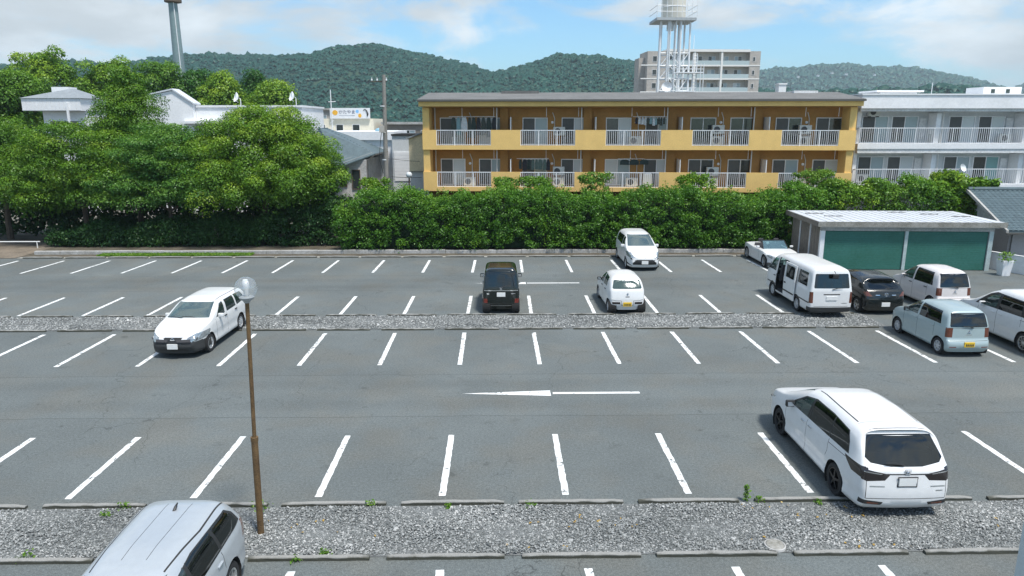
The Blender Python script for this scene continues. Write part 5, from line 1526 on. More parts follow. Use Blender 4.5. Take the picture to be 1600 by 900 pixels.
            for k in range(3):
                t = math.pi / 2 + k * 2 * math.pi / 3
                q = lambda a, rr_: (rr_ * math.cos(a), rr_ * math.sin(a))
                bar([(0, 0), q(t - .5, r * .55), q(t, r), q(t + .5, r * .55), (0, 0)], .009)
        return b.build('emblem', M_CHR, s.root)
    def mirrors(s, u, z, m, size=(.20, .10, .15), out=0.09):
        for sd in (-1, 1):
            x = sd * (s.W / 2 - .05 + out); y = s.yat(u)
            a, b_, c = size
            mr = MB().box(x - a / 2, x + a / 2, y - b_ / 2, y + b_ / 2, z - c / 2, z + c / 2).build('door_mirror', m, s.root, smooth=True, bevel=.035)
            MB().box(x - a * .36, x + a * .36, y - b_ / 2 - .006, y - b_ / 2 + .02, z - c * .32, z + c * .32).build('mirror_glass', M_CHR, mr)
            MB().tube([(x, y, z - .02), (sd * (s.W / 2 - .08), y + .02, z - .06)], .022, 6).build('mirror_arm', M_BLK, mr)
    def handles(s, us, z, m=None, ln=.17):
        for u in us:
            for sd in (-1, 1):
                x = sd * s.W / 2 * .992; y = s.yat(u)
                MB().box(min(x - .02 * sd, x + .025 * sd), max(x - .02 * sd, x + .025 * sd), y - ln / 2, y + ln / 2, z - .016, z + .016).build('door_handle', m or s.paint, s.root, bevel=.008)
    def wiper(s, u=None, z=None, rear=True, x=0.0, ln=.4, sg=1):
        y = s.rear_y(x, z, not rear)
        q = -1 if rear else 1
        MB().tube([(x, y + .02 * q, z - .02), (x + ln * .5 * sg, y + .025 * q, z + .03), (x + ln * sg, y + .02 * q, z + .035)], [.016, .011, .007], 6).build('wiper', M_BLK, s.root)
    def seats(s, ufr, urear, z=.62, m=None, lhs=True):
        m = m or M_SEAT
        hw = s.W / 2 - .16
        def seat(x0, x1, u, nm):
            y = s.yat(u)
            b = MB().box(x0, x1, y - .25, y + .27, z - .2, z)
            b.prism([(y - .27, z - .05), (y - .15, z - .05), (y - .27, z + .52), (y - .36, z + .52)], x0, x1, 'x')
            xm = (x0 + x1) / 2; wd = min(.13, (x1 - x0) / 3)
            b.box(xm - wd, xm + wd, y - .37, y - .28, z + .55, z + .74)
            b.build(nm, m, s.root, bevel=.03)
        for sd in (-1, 1):
            seat(min(sd * .1, sd * hw), max(sd * .1, sd * hw), ufr, 'front_seat')
        for ur in urear: seat(-hw, hw, ur, 'rear_seat')
    def dash(s, u, z):
        y = s.yat(u); hw = s.W / 2 - .12
        MB().box(-hw, hw, y - .22, y + .35, z - .35, z).build('dashboard', M_INT, s.root, bevel=.05)
        wx = .36
        MB().tube([(wx + .17 * math.cos(t), y - .32 - .07 * math.sin(t), z + .02 + .155 * math.sin(t)) for t in np.linspace(0, 2 * math.pi, 18)], .016, 6).build('steering_wheel', M_BLK, s.root)
    def finish(s, lining=True):
        bm = s.bm
        bm.normal_update()
        glass = {i for i, p in enumerate(s.parts) if p[1] in (M_WSH, M_SGL, M_PRV, M_RGL)}
        vn = {v.index: v for v in bm.verts}
        bm.verts.index_update()
        # stray slivers of a small part go back to the body; real second pieces become their own part
        bm.faces.index_update()
        for pid in range(1, len(s.parts)):
            if s.parts[pid][0] in ('panel_gap', 'wheel_well') or pid in s.hide: continue
            todo = {f for f in bm.faces if f.material_index == pid}; isl = []
            while todo:
                st = [todo.pop()]; g = []
                while st:
                    f = st.pop(); g.append(f)
                    for v in f.verts:
                        for q in v.link_faces:
                            if q in todo: todo.discard(q); st.append(q)
                isl.append((sum(f.calc_area() for f in g), g))
            isl.sort(key=lambda t: -t[0])
            for a, g in isl[1:]:
                if a < .2 * isl[0][0]: q = 0
                else: s.parts.append(s.parts[pid]); q = len(s.parts) - 1
                for f in g: f.material_index = q
        glass = {i for i, p in enumerate(s.parts) if p[1] in (M_WSH, M_SGL, M_PRV, M_RGL)}
        by = {}
        for f in bm.faces: by.setdefault(f.material_index, []).append(f)
        objs = {}
        for pid, fs in sorted(by.items()):
            name, m, under = s.parts[pid]
            if pid == getattr(s, 'arch_pid', -1) or pid in s.hide: continue
            idx = {}; vs = []; ff = []
            for f in fs:
                r = []
                for v in f.verts:
                    if v.index not in idx: idx[v.index] = len(vs); vs.append(tuple(v.co))
                    r.append(idx[v.index])
                ff.append(r)
            me = bpy.data.meshes.new(name); me.from_pydata(vs, [], ff)
            # shading normals of the whole skin, so that cut parts stay flush
            nrm = [None] * len(vs)
            for f in fs:
                for v in f.verts: nrm[idx[v.index]] = v.normal[:]
            me.polygons.foreach_set('use_smooth', [True] * len(ff))
            me.normals_split_custom_set_from_vertices(nrm)
            me.materials.append(m)
            o = bpy.data.objects.new(name, me); col.objects.link(o)
            par = s.root
            if under is not None and under in objs: par = objs[under]
            o.parent = par
            objs[pid] = o
        # cabin lining: the skin again, 4 cm further in, with the windows open
        if lining:
            idx = {}; vs = []; ff = []
            for pid, fs in by.items():
                if pid in glass or pid in s.hide or pid == getattr(s, 'arch_pid', -1): continue
                for f in fs:
                    r = []
                    for v in f.verts:
                        if v.index not in idx: idx[v.index] = len(vs); vs.append(tuple(v.co - v.normal * .045))
                        r.append(idx[v.index])
                    ff.append(r)
            me = bpy.data.meshes.new('cabin_lining'); me.from_pydata(vs, [], ff); me.materials.append(M_INT)
            o = bpy.data.objects.new('cabin_lining', me); col.objects.link(o); o.parent = s.root
        # wheel wells
        if hasattr(s, 'uf'):
            for uu in (s.uf, s.ur):
                for sd in (-1, 1):
                    b = MB(); y = s.yat(uu); ra = s.ra
                    ts = np.linspace(-.6, math.pi + .6, 20); x1 = sd * (s.W / 2 * .985); x0 = sd * (s.W / 2 - .32)
                    for a, c in zip(ts, ts[1:]):
                        p = lambda t, x: (x, y + ra * math.cos(t), s.rw + ra * math.sin(t))
                        b.quad(p(a, x0), p(c, x0), p(c, x1), p(a, x1))
                        b.quad(p(a, x0), p(c, x0), (x0, y, s.rw), (x0, y, s.rw))
                    b.build('wheel_well', M_UND, s.root)
            h = s.W / 2 - .3
            b = MB().box(-s.W / 2 * .84, s.W / 2 * .84, -s.L / 2 + .35, s.L / 2 - .4, s.zs - .04, s.zs + .03)
            b.build('underbody', M_UND, s.root)
        bm.free()
        return s.root

def flip(poly): return [(-x, y) for x, y in poly]
def gap_side(c, lines, w=.012):
    for pts in lines:
        for sd in (-1, 1): c.strip('S', pts, w, sd)

# --- white people carrier, nearest row, tail to the gravel
c = Car('people_carrier', 'white people carrier with dark tail lights, nearest the camera, tail over the gravel', (7.83, 14.95), R(0), 4.86, 1.83,
        [(0, .72), (.1, .86), (.35, .98), (.7, 1.06), (1.0, 1.12), (1.65, 1.44), (2.05, 1.60), (2.5, 1.67), (3.2, 1.70), (4.2, 1.665), (4.86, 1.61)],
        [(0, .68), (.4, .90), (1.0, .99), (2.5, 1.01), (4.86, 1.09)],
        [(.2, .14), (.33, .02), (.5, .0), (.75, .02), (.98, .05), (1.05, .10), (1.6, .56)], [(.2, .10), (.45, 0), (.7, .05), (1.0, .2)], P_PEARL, zs=.20, tm=.20, kf=.17, rf=.9, kr=.10, rr=.8, er=.09, scale=1.02)
Q = c
c.arches(.95, 3.85, .335)
zt = 1.50
glassline = [(1.42, 1.03), (4.28, 1.10), (4.20, 1.32), (4.05, 1.49), (3.3, 1.535), (2.5, 1.52), (2.05, 1.42)]
for sd in (-1, 1):
    fr = c.carve('window_surround', M_BLK, 'S', glassline, sd)
    c.carve('front_side_window', M_SGL, 'S', [(1.50, 1.045), (2.36, 1.055), (2.42, 1.50), (2.08, 1.40)], sd, under=fr)
    c.carve('rear_side_window', M_PRV, 'S', [(2.45, 1.055), (3.42, 1.075), (3.42, 1.515), (2.50, 1.505)], sd, under=fr)
    c.carve('quarter_window', M_PRV, 'S', [(3.46, 1.075), (4.24, 1.12), (4.16, 1.32), (4.02, 1.47), (3.46, 1.515)], sd, under=fr)
c.carve('windscreen', M_WSH, 'F', [(-.74, 1.12), (.74, 1.12), (.62, 1.55), (-.62, 1.55)], lim=.15)
c.carve('rear_window', M_PRV, 'R', [(-.66, 1.12), (-.3, 1.065), (.3, 1.065), (.66, 1.12), (.74, 1.20), (.62, 1.545), (-.62, 1.545), (-.74, 1.20)], lim=.15)
for sd in (-1, 1):
    p = c.carve('tail_light', M_SMK, 'R', [(x * sd, z) for x, z in [(.42, .82), (.33, .92), (.38, .945), (.95, 1.06), (.95, .86), (.75, .80)]], lim=.42)
    c.carve('', None, 'S', [(4.16, 1.06), (4.95, 1.06), (4.95, .84), (4.46, .86)], sd, pid=p, lim=.1)
    c.carve('tail_light_bar', M_CHR, 'R', [(x * sd, z) for x, z in [(.46, .945), (.80, .99), (.80, .975), (.50, .93)]], lim=.1, under=p)
c.carve('chrome_trim', M_BLK, 'R', [(-.44, .925), (.44, .925), (.44, .95), (-.44, .95)])
for sd in (-1, 1):
    q_ = c.carve('bumper_recess', M_BLK, 'R', [(x * sd, z) for x, z in [(.46, .31), (.88, .35), (.88, .44), (.42, .385)]], lim=.2)
    c.carve('bumper_reflector', M_AMB, 'R', [(x * sd, z) for x, z in [(.52, .335), (.72, .35), (.72, .385), (.50, .365)]], under=q_)
    c.carve('headlight', M_HLP, 'S', [(.02, .66), (.55, .80), (.60, .86), (.1, .76)], sd, lim=.1)
    c.strip('R', [(sd * .76, .84), (sd * .76, .46)], .012)
c.strip('R', [(-.76, .46), (.76, .46)], .014)
gap_side(c, [[(1.30, .28), (1.30, .98)], [(2.43, .28), (2.43, 1.02)], [(3.48, .80), (3.48, 1.05)], [(3.48, .80), (3.42, .66)], [(3.48, .98), (4.25, 1.02)], [(1.30, .28), (3.3, .28)]])
gl = c.carve('skirt', M_BLK, 'S', [(1.3, .20), (3.5, .20), (3.5, .235), (1.3, .235)], -1, lim=.1)
c.carve('skirt', M_BLK, 'S', [(1.3, .20), (3.5, .20), (3.5, .235), (1.3, .235)], 1, lim=.1)
for sd in (-1, 1): c.strip('T', [(sd * .545, 2.2), (sd * .60, 3.2), (sd * .59, 3.98)], .026, lim=.3)
c.strip('T', [(-.62, 4.04), (.62, 4.04)], .010, lim=.3)
c.wheels(M_RIMB, 'spoke', 5, .70)
c.mirrors(1.62, 1.07, M_BLK, (.22, .11, .16))
c.handles([2.27, 2.62], .93, M_CHR)
c.plate(.80, M_PLW)
MB().tube([(-.185, c.rear_y(0, .8) - .012, .705), (.185, c.rear_y(0, .8) - .012, .705), (.185, c.rear_y(0, .8) - .012, .895), (-.185, c.rear_y(0, .8) - .012, .895), (-.185, c.rear_y(0, .8) - .012, .705)], .012, 6).build('plate_frame', M_BLK, c.root)
c.emblem(.99, 'h', r=.06)
c.wiper(z=1.12, x=-.05, ln=.36, sg=-1)
for x0, x1, z in ((-.70, -.42, .70), (.45, .74, .70), (.56, .70, .615)):
    c.carve('badge', M_RIM, 'R', [(x0, z - .014), (x1, z - .014), (x1, z + .014), (x0, z + .014)])
c.seats(2.2, (3.1, 4.0)); c.dash(1.55, 1.0)
c.finish()

# --- white estate van with grey bumper, nose to the camera
c = Car('estate_car', 'white estate car with unpainted grey front bumper parked nose out beside the lamp post', (-10.56, 24.75), R(180 - 2), 4.40, 1.70,
        [(0, .66), (.12, .78), (.5, .93), (1.0, 1.02), (1.12, 1.05), (1.55, 1.28), (1.95, 1.455), (2.4, 1.505), (3.2, 1.51), (4.0, 1.47), (4.40, 1.43)],
        [(0, .64), (.5, .84), (1.1, .94), (4.4, 1.0)],
        [(.2, .1), (.4, 0), (.9, .02), (1.0, .06), (1.45, .42)], [(.2, .10), (.45, 0), (.66, .06), (1.0, .2)], P_WHITE, zs=.19, tm=.20, kf=.24, rf=1.1, scale=1.03)
c.arches(.86, 3.39, .305)
for sd in (-1, 1):
    c.carve('front_side_window', M_SGL, 'S', [(1.45, .99), (2.15, .99), (2.22, 1.37), (1.98, 1.34)], sd)
    c.carve('rear_side_window', M_SGL, 'S', [(2.32, .99), (3.10, 1.0), (3.06, 1.38), (2.37, 1.38)], sd)
    c.carve('quarter_window', M_SGL, 'S', [(3.20, 1.0), (3.95, 1.05), (3.75, 1.36), (3.16, 1.38)], sd)
c.carve('windscreen', M_WSH, 'F', [(-.70, 1.065), (.70, 1.065), (.575, 1.42), (-.575, 1.42)], lim=.15)
c.carve('rear_window', M_SGL, 'R', [(-.62, 1.05), (.62, 1.05), (.52, 1.36), (-.52, 1.36)], lim=.15)
bp = c.carve('front_bumper', mat('grey_plastic', (0.035, 0.037, 0.038), 0.6, var=.2, vscale=8), 'F', [(-.95, .1), (.95, .1), (.95, .56), (.60, .53), (.36, .56), (.30, .62), (-.30, .62), (-.36, .56), (-.60, .53), (-.95, .56)], lim=.05)
for sd in (-1, 1): c.carve('', None, 'S', [(-.1, .1), (.60, .1), (.60, .42), (.42, .57), (-.1, .57)], sd, pid=bp, lim=.05)
c.carve('grille', M_BLK, 'F', [(-.20, .545), (.20, .545), (.30, .70), (-.30, .70)])
c.carve('bumper_intake', M_BLK, 'F', [(-.45, .27), (.45, .27), (.50, .36), (-.50, .36)], under=bp)
for sd in (-1, 1):
    h = c.carve('headlight', M_HLP, 'F', [(x * sd, z) for x, z in [(.40, .60), (.60, .56), (.84, .62), (.84, .80), (.66, .80), (.46, .70)]], lim=.05)
    c.carve('', None, 'S', [(.05, .57), (.62, .60), (.66, .76), (.3, .79)], sd, pid=h, lim=.1)
    t = c.carve('tail_light', M_RED, 'R', [(x * sd, z) for x, z in [(.68, .75), (.9, .75), (.9, 1.1), (.72, 1.1)]], lim=.42)
gap_side(c, [[(1.38, .28), (1.38, .95)], [(2.26, .28), (2.28, .98)], [(3.15, .75), (3.15, .98)]])
c.carve('sill', M_BLK, 'S', [(1.15, .15), (3.05, .15), (3.05, .24), (1.15, .24)], 1, lim=.02)
c.carve('sill', M_BLK, 'S', [(1.15, .15), (3.05, .15), (3.05, .24), (1.15, .24)], -1, lim=.02)
for sd in (-1, 1): c.strip('T', [(sd * .555, 2.1), (sd * .585, 3.2), (sd * .57, 4.1)], .022, lim=.3)
c.wheels(M_RIMW, 'cover', 8, .62)
c.mirrors(1.66, 1.02, P_WHITE, (.20, .10, .14)); c.handles([2.14, 3.02], .90, M_BLK)
c.plate(.44, M_PLW, True); c.emblem(.64, 'ring_bar', True)
c.wiper(z=1.07, x=-.35, ln=.55, rear=False); c.wiper(z=1.07, x=.15, ln=.5, rear=False)
c.seats(2.1, (3.0,)); c.dash(1.5, .98); c.finish()

# --- black tall kei wagon
c = Car('box_car', 'glossy black box-shaped car parked tail to the middle gravel strip', (.05, 29.78), R(0), 3.40, 1.475,
        [(0, .72), (.1, .85), (.35, .95), (.62, 1.02), (1.22, 1.60), (1.45, 1.72), (1.9, 1.78), (3.0, 1.785), (3.4, 1.76)],
        [(0, .68), (.5, .93), (.8, .99), (3.4, 1.03)],
        [(.2, .08), (.4, 0), (1.0, .01), (1.05, .02), (1.78, .16)], [(.2, .08), (.45, 0), (.75, .04)], P_BLACK, zs=.19, tm=.09, n=6.5, kf=.15, rf=.6, kr=.05, rr=.4, scale=1.03)
c.arches(.62, 3.14 - .02, .275)
for sd in (-1, 1):
    c.carve('front_side_window', M_SGL, 'S', [(.98, 1.05), (1.72, 1.05), (1.76, 1.60), (1.32, 1.58)], sd)
    c.carve('rear_side_window', M_PRV, 'S', [(1.80, 1.05), (3.10, 1.07), (3.04, 1.60), (1.82, 1.60)], sd)
c.carve('windscreen', M_WSH, 'F', [(-.62, 1.06), (.62, 1.06), (.56, 1.66), (-.56, 1.66)], lim=.15)
c.carve('rear_window', M_PRV, 'R', [(-.58, 1.10), (.58, 1.10), (.60, 1.2), (.54, 1.66), (-.54, 1.66), (-.60, 1.2)], lim=.15)
for sd in (-1, 1):
    t = c.carve('tail_light', M_RED, 'R', [(x * sd, z) for x, z in [(.68, .45), (.80, .45), (.80, .62), (.69, .62)]], lim=.42)
    c.carve('', None, 'S', [(3.36, .45), (3.5, .45), (3.5, .62), (3.36, .62)], sd, pid=t, lim=.1)
    c.carve('bumper_reflector', M_RED, 'R', [(x * sd, z) for x, z in [(.48, .32), (.64, .32), (.64, .36), (.48, .36)]])
c.carve('chrome_trim', M_CHR, 'R', [(-.66, .93), (.66, .93), (.66, .965), (-.66, .965)], lim=.1)
c.carve('chrome_trim', M_RIM, 'R', [(-.52, .33), (.52, .33), (.52, .345), (-.52, .345)])
c.strip('R', [(-.62, .44), (.62, .44)], .012)
c.plate(.79, M_PLW); c.emblem(1.03, 'h', r=.05); c.wiper(z=1.10, x=0, ln=.38)
c.carve('badge', M_CHR, 'R', [(-.56, .79), (-.47, .79), (-.47, .84), (-.56, .84)]); c.carve('badge', M_CHR, 'R', [(.38, .81), (.56, .81), (.56, .83), (.38, .83)])
c.wheels(M_RIM, 'spoke', 6, .66); c.mirrors(1.12, 1.08, P_BLACK, (.2, .1, .17)); c.handles([1.62, 1.92], .93)
gap_side(c, [[(.92, .26), (.92, 1.0)], [(1.78, .26), (1.78, 1.0)]])
c.seats(1.75, (2.7,)); c.dash(1.1, 1.0); c.finish()

# --- small white hatchback with yellow plate
c = Car('hatchback', 'small white rounded hatchback with yellow number plate, tail to the middle gravel strip', (5.09, 29.60), R(1), 3.40, 1.475,
        [(0, .64), (.1, .76), (.4, .88), (.78, .96), (1.35, 1.33), (1.6, 1.45), (2.0, 1.50), (2.8, 1.47), (3.4, 1.36)],
        [(0, .62), (.5, .82), (.9, .90), (3.4, .98)],
        [(.2, .10), (.4, 0), (.6, .0), (.9, .05), (1.0, .09), (1.4, .42)], [(.2, .08), (.45, 0), (.7, .05)], P_WHITE, zs=.18, tm=.24, n=4.0, kf=.18, rf=.7, kr=.12, rr=.6, er=.1, scale=1.03)
c.arches(.63, 3.09, .275)
for sd in (-1, 1):
    c.carve('front_side_window', M_SGL, 'S', [(1.10, .95), (1.82, .96), (1.86, 1.36), (1.56, 1.34)], sd)
    c.carve('rear_side_window', M_SGL, 'S', [(1.92, .96), (2.70, 1.0), (2.60, 1.33), (1.94, 1.36)], sd)
c.carve('windscreen', M_WSH, 'F', [(-.60, .98), (.60, .98), (.50, 1.40), (-.50, 1.40)], lim=.15)
c.carve('rear_window', M_RGL, 'R', [(-.54, 1.01), (.54, 1.01), (.575, 1.05), (.51, 1.29), (.46, 1.32), (-.46, 1.32), (-.51, 1.29), (-.575, 1.05)], lim=.15)
for sd in (-1, 1):
    c.carve('tail_light', M_SMK, 'R', [(x * sd, z) for x, z in [(.28, .42), (.58, .42), (.60, .51), (.28, .51)]])
c.strip('R', [(-.60, .60), (-.45, .56), (-.24, .56), (-.24, .38), (.24, .38), (.24, .56), (.45, .56), (.60, .60)], .014)
c.carve('tailgate_handle', M_BLK, 'R', [(-.08, .695), (.08, .695), (.08, .73), (-.08, .73)])
p = c.plate(.42, M_PLY)
c.emblem(.82, 's', r=.04)
c.wheels(M_RIMW, 'cover', 7, .6); c.mirrors(1.22, 1.0, M_BLK, (.17, .09, .13)); c.handles([1.72, 2.5], .86, M_BLK)
gap_side(c, [[(1.02, .26), (1.02, .92)], [(1.88, .26), (1.88, .94)]])
c.seats(1.8, (2.6,)); c.dash(1.2, .93); c.finish()

# --- white compact people carrier facing out by the hedge
c = Car('compact_van', 'white compact people carrier with black wide grille facing out in front of hedge', (7.52, 38.55), R(180), 4.24, 1.695,
        [(0, .70), (.1, .82), (.4, .95), (.8, 1.06), (1.05, 1.12), (1.75, 1.50), (2.1, 1.63), (2.6, 1.685), (3.6, 1.68), (4.24, 1.60)],
        [(0, .66), (.5, .90), (1.0, 1.0), (4.24, 1.06)],
        [(.2, .08), (.4, 0), (1.0, .02), (1.65, .3)], [(.2, .12), (.45, 0), (.75, .06)], P_WHITE, zs=.2, tm=.2, kf=.22, rf=.9, scale=1.03)
c.arches(.86, 3.61, .30)
for sd in (-1, 1):
    c.carve('front_side_window', M_SGL, 'S', [(1.35, 1.06), (2.05, 1.06), (2.1, 1.50), (1.84, 1.46)], sd)
    c.carve('rear_side_window', M_PRV, 'S', [(2.14, 1.06), (3.75, 1.10), (3.6, 1.50), (2.16, 1.51)], sd)
c.carve('windscreen', M_WSH, 'F', [(-.70, 1.13), (.70, 1.13), (.58, 1.585), (-.58, 1.585)], lim=.15)
c.carve('grille', M_BLK, 'F', [(-.58, .34), (.58, .34), (.60, .44), (.40, .60), (-.40, .60), (-.60, .44)], lim=.1)
for sd in (-1, 1):
    h = c.carve('headlight', M_HLP, 'F', [(x * sd, z) for x, z in [(.44, .70), (.70, .66), (.84, .74), (.84, .95), (.72, .92)]], lim=.05)
    c.carve('', None, 'S', [(.08, .68), (.50, .80), (.58, .97), (.3, .9)], sd, pid=h, lim=.1)
    c.carve('bumper_trim', M_BLK, 'F', [(x * sd, z) for x, z in [(.62, .28), (.86, .34), (.86, .46), (.66, .32)]], lim=.05)
c.carve('rear_window', M_PRV, 'R', [(-.6, 1.1), (.6, 1.1), (.5, 1.5), (-.5, 1.5)], lim=.15)
c.plate(.46, M_PLW, True); c.emblem(.66, 'ovals', True)
gap_side(c, [[(1.28, .28), (1.28, 1.0)], [(2.12, .28), (2.12, 1.02)]])
c.wheels(M_RIMW, 'cover', 8, .64); c.mirrors(1.5, 1.08, P_WHITE); c.handles([2.0, 2.3], .95)
c.seats(2.0, (2.9,)); c.dash(1.4, 1.03); c.finish()

# --- white open roadster
c = Car('open_roadster', 'white open-top roadster with blue windscreen beside the garage wall', (15.0, 38.75), R(180), 4.20, 1.77,
        [(0, .52), (.1, .62), (.4, .72), (1.0, .80), (1.4, .84), (3.3, .86), (3.7, .88), (4.2, .78)],
        [(0, .50), (.5, .68), (.8, .76), (1.4, .78), (2.5, .76), (3.3, .84), (4.2, .76)],
        [(.2, .1), (.4, 0), (.7, .03), (.9, .1)], [(.2, .10), (.4, 0), (.6, .06)], P_WHITE, zs=.16, tm=.3, n=4.0, kf=.26, rf=1.0, kr=.16, rr=.9, scale=1.03)
c.arches(.83, 3.40, .315)
ck = c.carve('cockpit_opening', M_INT, 'T', [(-.66, 1.62), (.66, 1.62), (.68, 2.9), (-.68, 2.9)], lim=.2)
c.hide.add(ck)
for sd in (-1, 1):
    h = c.carve('headlight', M_HLP, 'F', [(x * sd, z) for x, z in [(.48, .54), (.62, .52), (.80, .60), (.80, .72), (.66, .68)]], lim=.05)
    c.carve('', None, 'S', [(.12, .54), (.42, .62), (.5, .72), (.2, .66)], sd, pid=h, lim=.1)
    c.carve('bumper_intake', M_BLK, 'F', [(x * sd, z) for x, z in [(.52, .24), (.72, .28), (.72, .42), (.56, .36)]], lim=.05)
    gap_side(c, [[(1.6, .3), (1.6, .76)], [(2.75, .3), (2.75, .78)]])
c.carve('grille', M_BLK, 'F', [(-.42, .22), (.42, .22), (.48, .40), (-.48, .40)], lim=.1)
c.wheels(M_RIM, 'thin', 10, .72); c.mirrors(1.72, .93, P_WHITE, (.18, .1, .11), .06)
yb, yt = c.yat(1.5), c.yat(2.0)
wsf = MB().tube([(-.66, yb, .80), (-.58, yt, 1.22), (.58, yt, 1.22), (.66, yb, .80)], .025, 8).build('windscreen_frame', M_BLK, c.root)
MB().quad((-.655, yb, .81), (.655, yb, .81), (.575, yt, 1.215), (-.575, yt, 1.215)).build('windscreen', glass_mat('roadster_glass', (.45, .76, .80), .45, .03, .14, .25), wsf)
bx('cockpit_floor', M_INT, c.root, -.74, .74, c.yat(3.0), c.yat(1.55), .2, .26)
c.seats(2.35, (), .48); c.dash(1.75, .80); c.plate(.36, M_PLW, True); c.emblem(.56, 'ovals', True, r=.045)
MB().tube([(-.4, c.yat(2.72), .55), (-.36, c.yat(2.75), 1.0), (-.1, c.yat(2.75), 1.0), (-.06, c.yat(2.72), .55)], .025, 6).build('roll_hoop', M_BLK, c.root)
MB().tube([(.4, c.yat(2.72), .55), (.36, c.yat(2.75), 1.0), (.1, c.yat(2.75), 1.0), (.06, c.yat(2.72), .55)], .025, 6).build('roll_hoop', M_BLK, c.root)
c.finish(lining=False)

# --- white cargo van, sliding door open
c = Car('cargo_van', 'long white van with its left sliding door standing open', (13.0, 29.48), R(0), 4.70, 1.69,
        [(0, 1.0), (.05, 1.12), (.18, 1.22), (.68, 1.76), (.95, 1.90), (1.5, 1.965), (4.0, 1.975), (4.70, 1.94)],
        [(0, .98), (.2, 1.10), (.5, 1.12), (4.7, 1.12)],
        [(.2, .05), (.45, 0), (1.1, .01), (1.9, .16)], [(.2, .05), (.4, 0), (.9, .03), (1.2, .05)], P_WHITE, zs=.26, tm=.11, n=6.5, kf=.08, rf=.5, kr=.04, rr=.3, ef=.09, er=.06, scale=1.02, cat='van')
c.arches(.92, 3.49, .315, .375)
opening = [(1.22, .38), (2.22, .38), (2.22, 1.80), (1.30, 1.80)]
op = c.carve('door_opening', M_INT, 'S', opening, -1); c.hide.add(op)
for sd in (-1, 1):
    c.carve('front_side_window', M_SGL, 'S', [(.36, 1.18), (1.12, 1.18), (1.16, 1.72), (.76, 1.70)], sd)
    c.carve('rear_side_window', M_PRV, 'S', [(3.42, 1.20), (4.30, 1.20), (4.22, 1.72), (3.42, 1.72)], sd)
    c.carve('side_moulding', M_BLK, 'S', [(.1, .60), (4.6, .60), (4.6, .655), (.1, .655)], sd, lim=.2)
c.carve('middle_side_window', M_PRV, 'S', [(2.30, 1.20), (3.32, 1.20), (3.32, 1.72), (2.30, 1.72)], 1)
c.carve('windscreen', M_WSH, 'F', [(-.70, 1.24), (.70, 1.24), (.64, 1.82), (-.64, 1.82)], lim=.15)
c.carve('rear_window', M_PRV, 'R', [(-.66, 1.20), (.66, 1.20), (.685, 1.24), (.635, 1.72), (.60, 1.75), (-.60, 1.75), (-.635, 1.72), (-.685, 1.24)], lim=.15)
for sd in (-1, 1):
    t = c.carve('tail_light', M_AMB, 'R', [(x * sd, z) for x, z in [(.70, .62), (.9, .62), (.9, 1.06), (.71, 1.06)]], lim=.42)
    c.carve('', None, 'S', [(4.60, .62), (4.8, .62), (4.8, 1.06), (4.60, 1.06)], sd, pid=t, lim=.1)
c.carve('rear_bumper', mat('grey_plastic', (0.035, 0.037, 0.038), 0.6), 'R', [(-.9, .2), (.9, .2), (.9, .46), (-.9, .46)], lim=.02)
c.carve('tailgate_handle', M_BLK, 'R', [(-.32, .94), (.32, .94), (.32, .985), (-.32, .985)])
c.strip('R', [(-.66, .50), (.66, .50)], .014)
c.plate(.82, M_PLW, w=.42, h=.16)
c.carve('badge', M_RIM, 'R', [(.40, .60), (.62, .60), (.62, .63), (.40, .63)])
gap_side(c, [[(.30, .5), (.30, 1.12)], [(1.20, .32), (1.20, 1.75)], [(3.38, .32), (3.38, 1.78)]])
c.wheels(M_RIMW, 'cover', 8, .62); c.mirrors(.42, 1.28, M_BLK, (.17, .1, .22)); c.handles([1.08], .98, M_BLK)
c.wiper(z=1.18, x=0, ln=.42)
# the slid-back door, standing off the side, with its own window
x = -c.W / 2 * 1.0
dr = MB().prism([(c.yat(2.26), .36), (c.yat(2.26), 1.15), (c.yat(2.26), 1.12), (c.yat(3.36), 1.12), (c.yat(3.36), .36)], x - .075, x - .03, 'x').build('sliding_door', P_WHITE, c.root, bevel=.012)
fr = MB()
for (u0, z0, u1, z1) in ((2.26, 1.12, 2.38, 1.80), (3.25, 1.12, 3.36, 1.80), (2.38, 1.72, 3.25, 1.80), (2.38, 1.12, 3.25, 1.20)):
    y0, y1 = sorted((c.yat(u0), c.yat(u1)))
    sh = lambda z: .085 * (z - 1.12)
    for a in (0,):
        i = len(fr.v)
        for zz in (z0, z1):
            for xx in (x - .075 + sh(zz), x - .035 + sh(zz)):
                for yy in (y0, y1): fr.v.append((xx, yy, zz))
        fr.f += [(i, i + 1, i + 5, i + 4), (i + 2, i + 3, i + 7, i + 6), (i, i + 2, i + 6, i + 4), (i + 1, i + 3, i + 7, i + 5), (i, i + 1, i + 3, i + 2), (i + 4, i + 5, i + 7, i + 6)]
fr.build('door_frame', P_WHITE, dr)
MB().quad((x - .05 + .007, c.yat(2.38), 1.2), (x - .05 + .007, c.yat(3.25), 1.2), (x - .05 + .051, c.yat(3.25), 1.72), (x - .05 + .051, c.yat(2.38), 1.72)).build('door_window', M_PRV, dr)
bx('door_moulding', M_BLK, dr, x - .088, x - .07, c.yat(3.34), c.yat(2.28), .60, .655)
bx('door_handle', M_BLK, dr, x - .095, x - .07, c.yat(2.50), c.yat(2.34), .93, .98)
bx('cargo_floor', M_INT, c.root, -.76, .76, c.yat(4.5), c.yat(.5), .36, .42)
MB().tube([(.05, c.rear_y(0, 1.7) - .03, 1.86), (.05, c.rear_y(0, 1.7) - .14, 1.80)], .014, 6).build('mirror_arm', M_BLK, c.root)
bx('under_view_mirror', M_BLK, c.root, -.07, .17, c.rear_y(0, 1.6) - .20, c.rear_y(0, 1.6) - .14, 1.60, 1.78, .03)
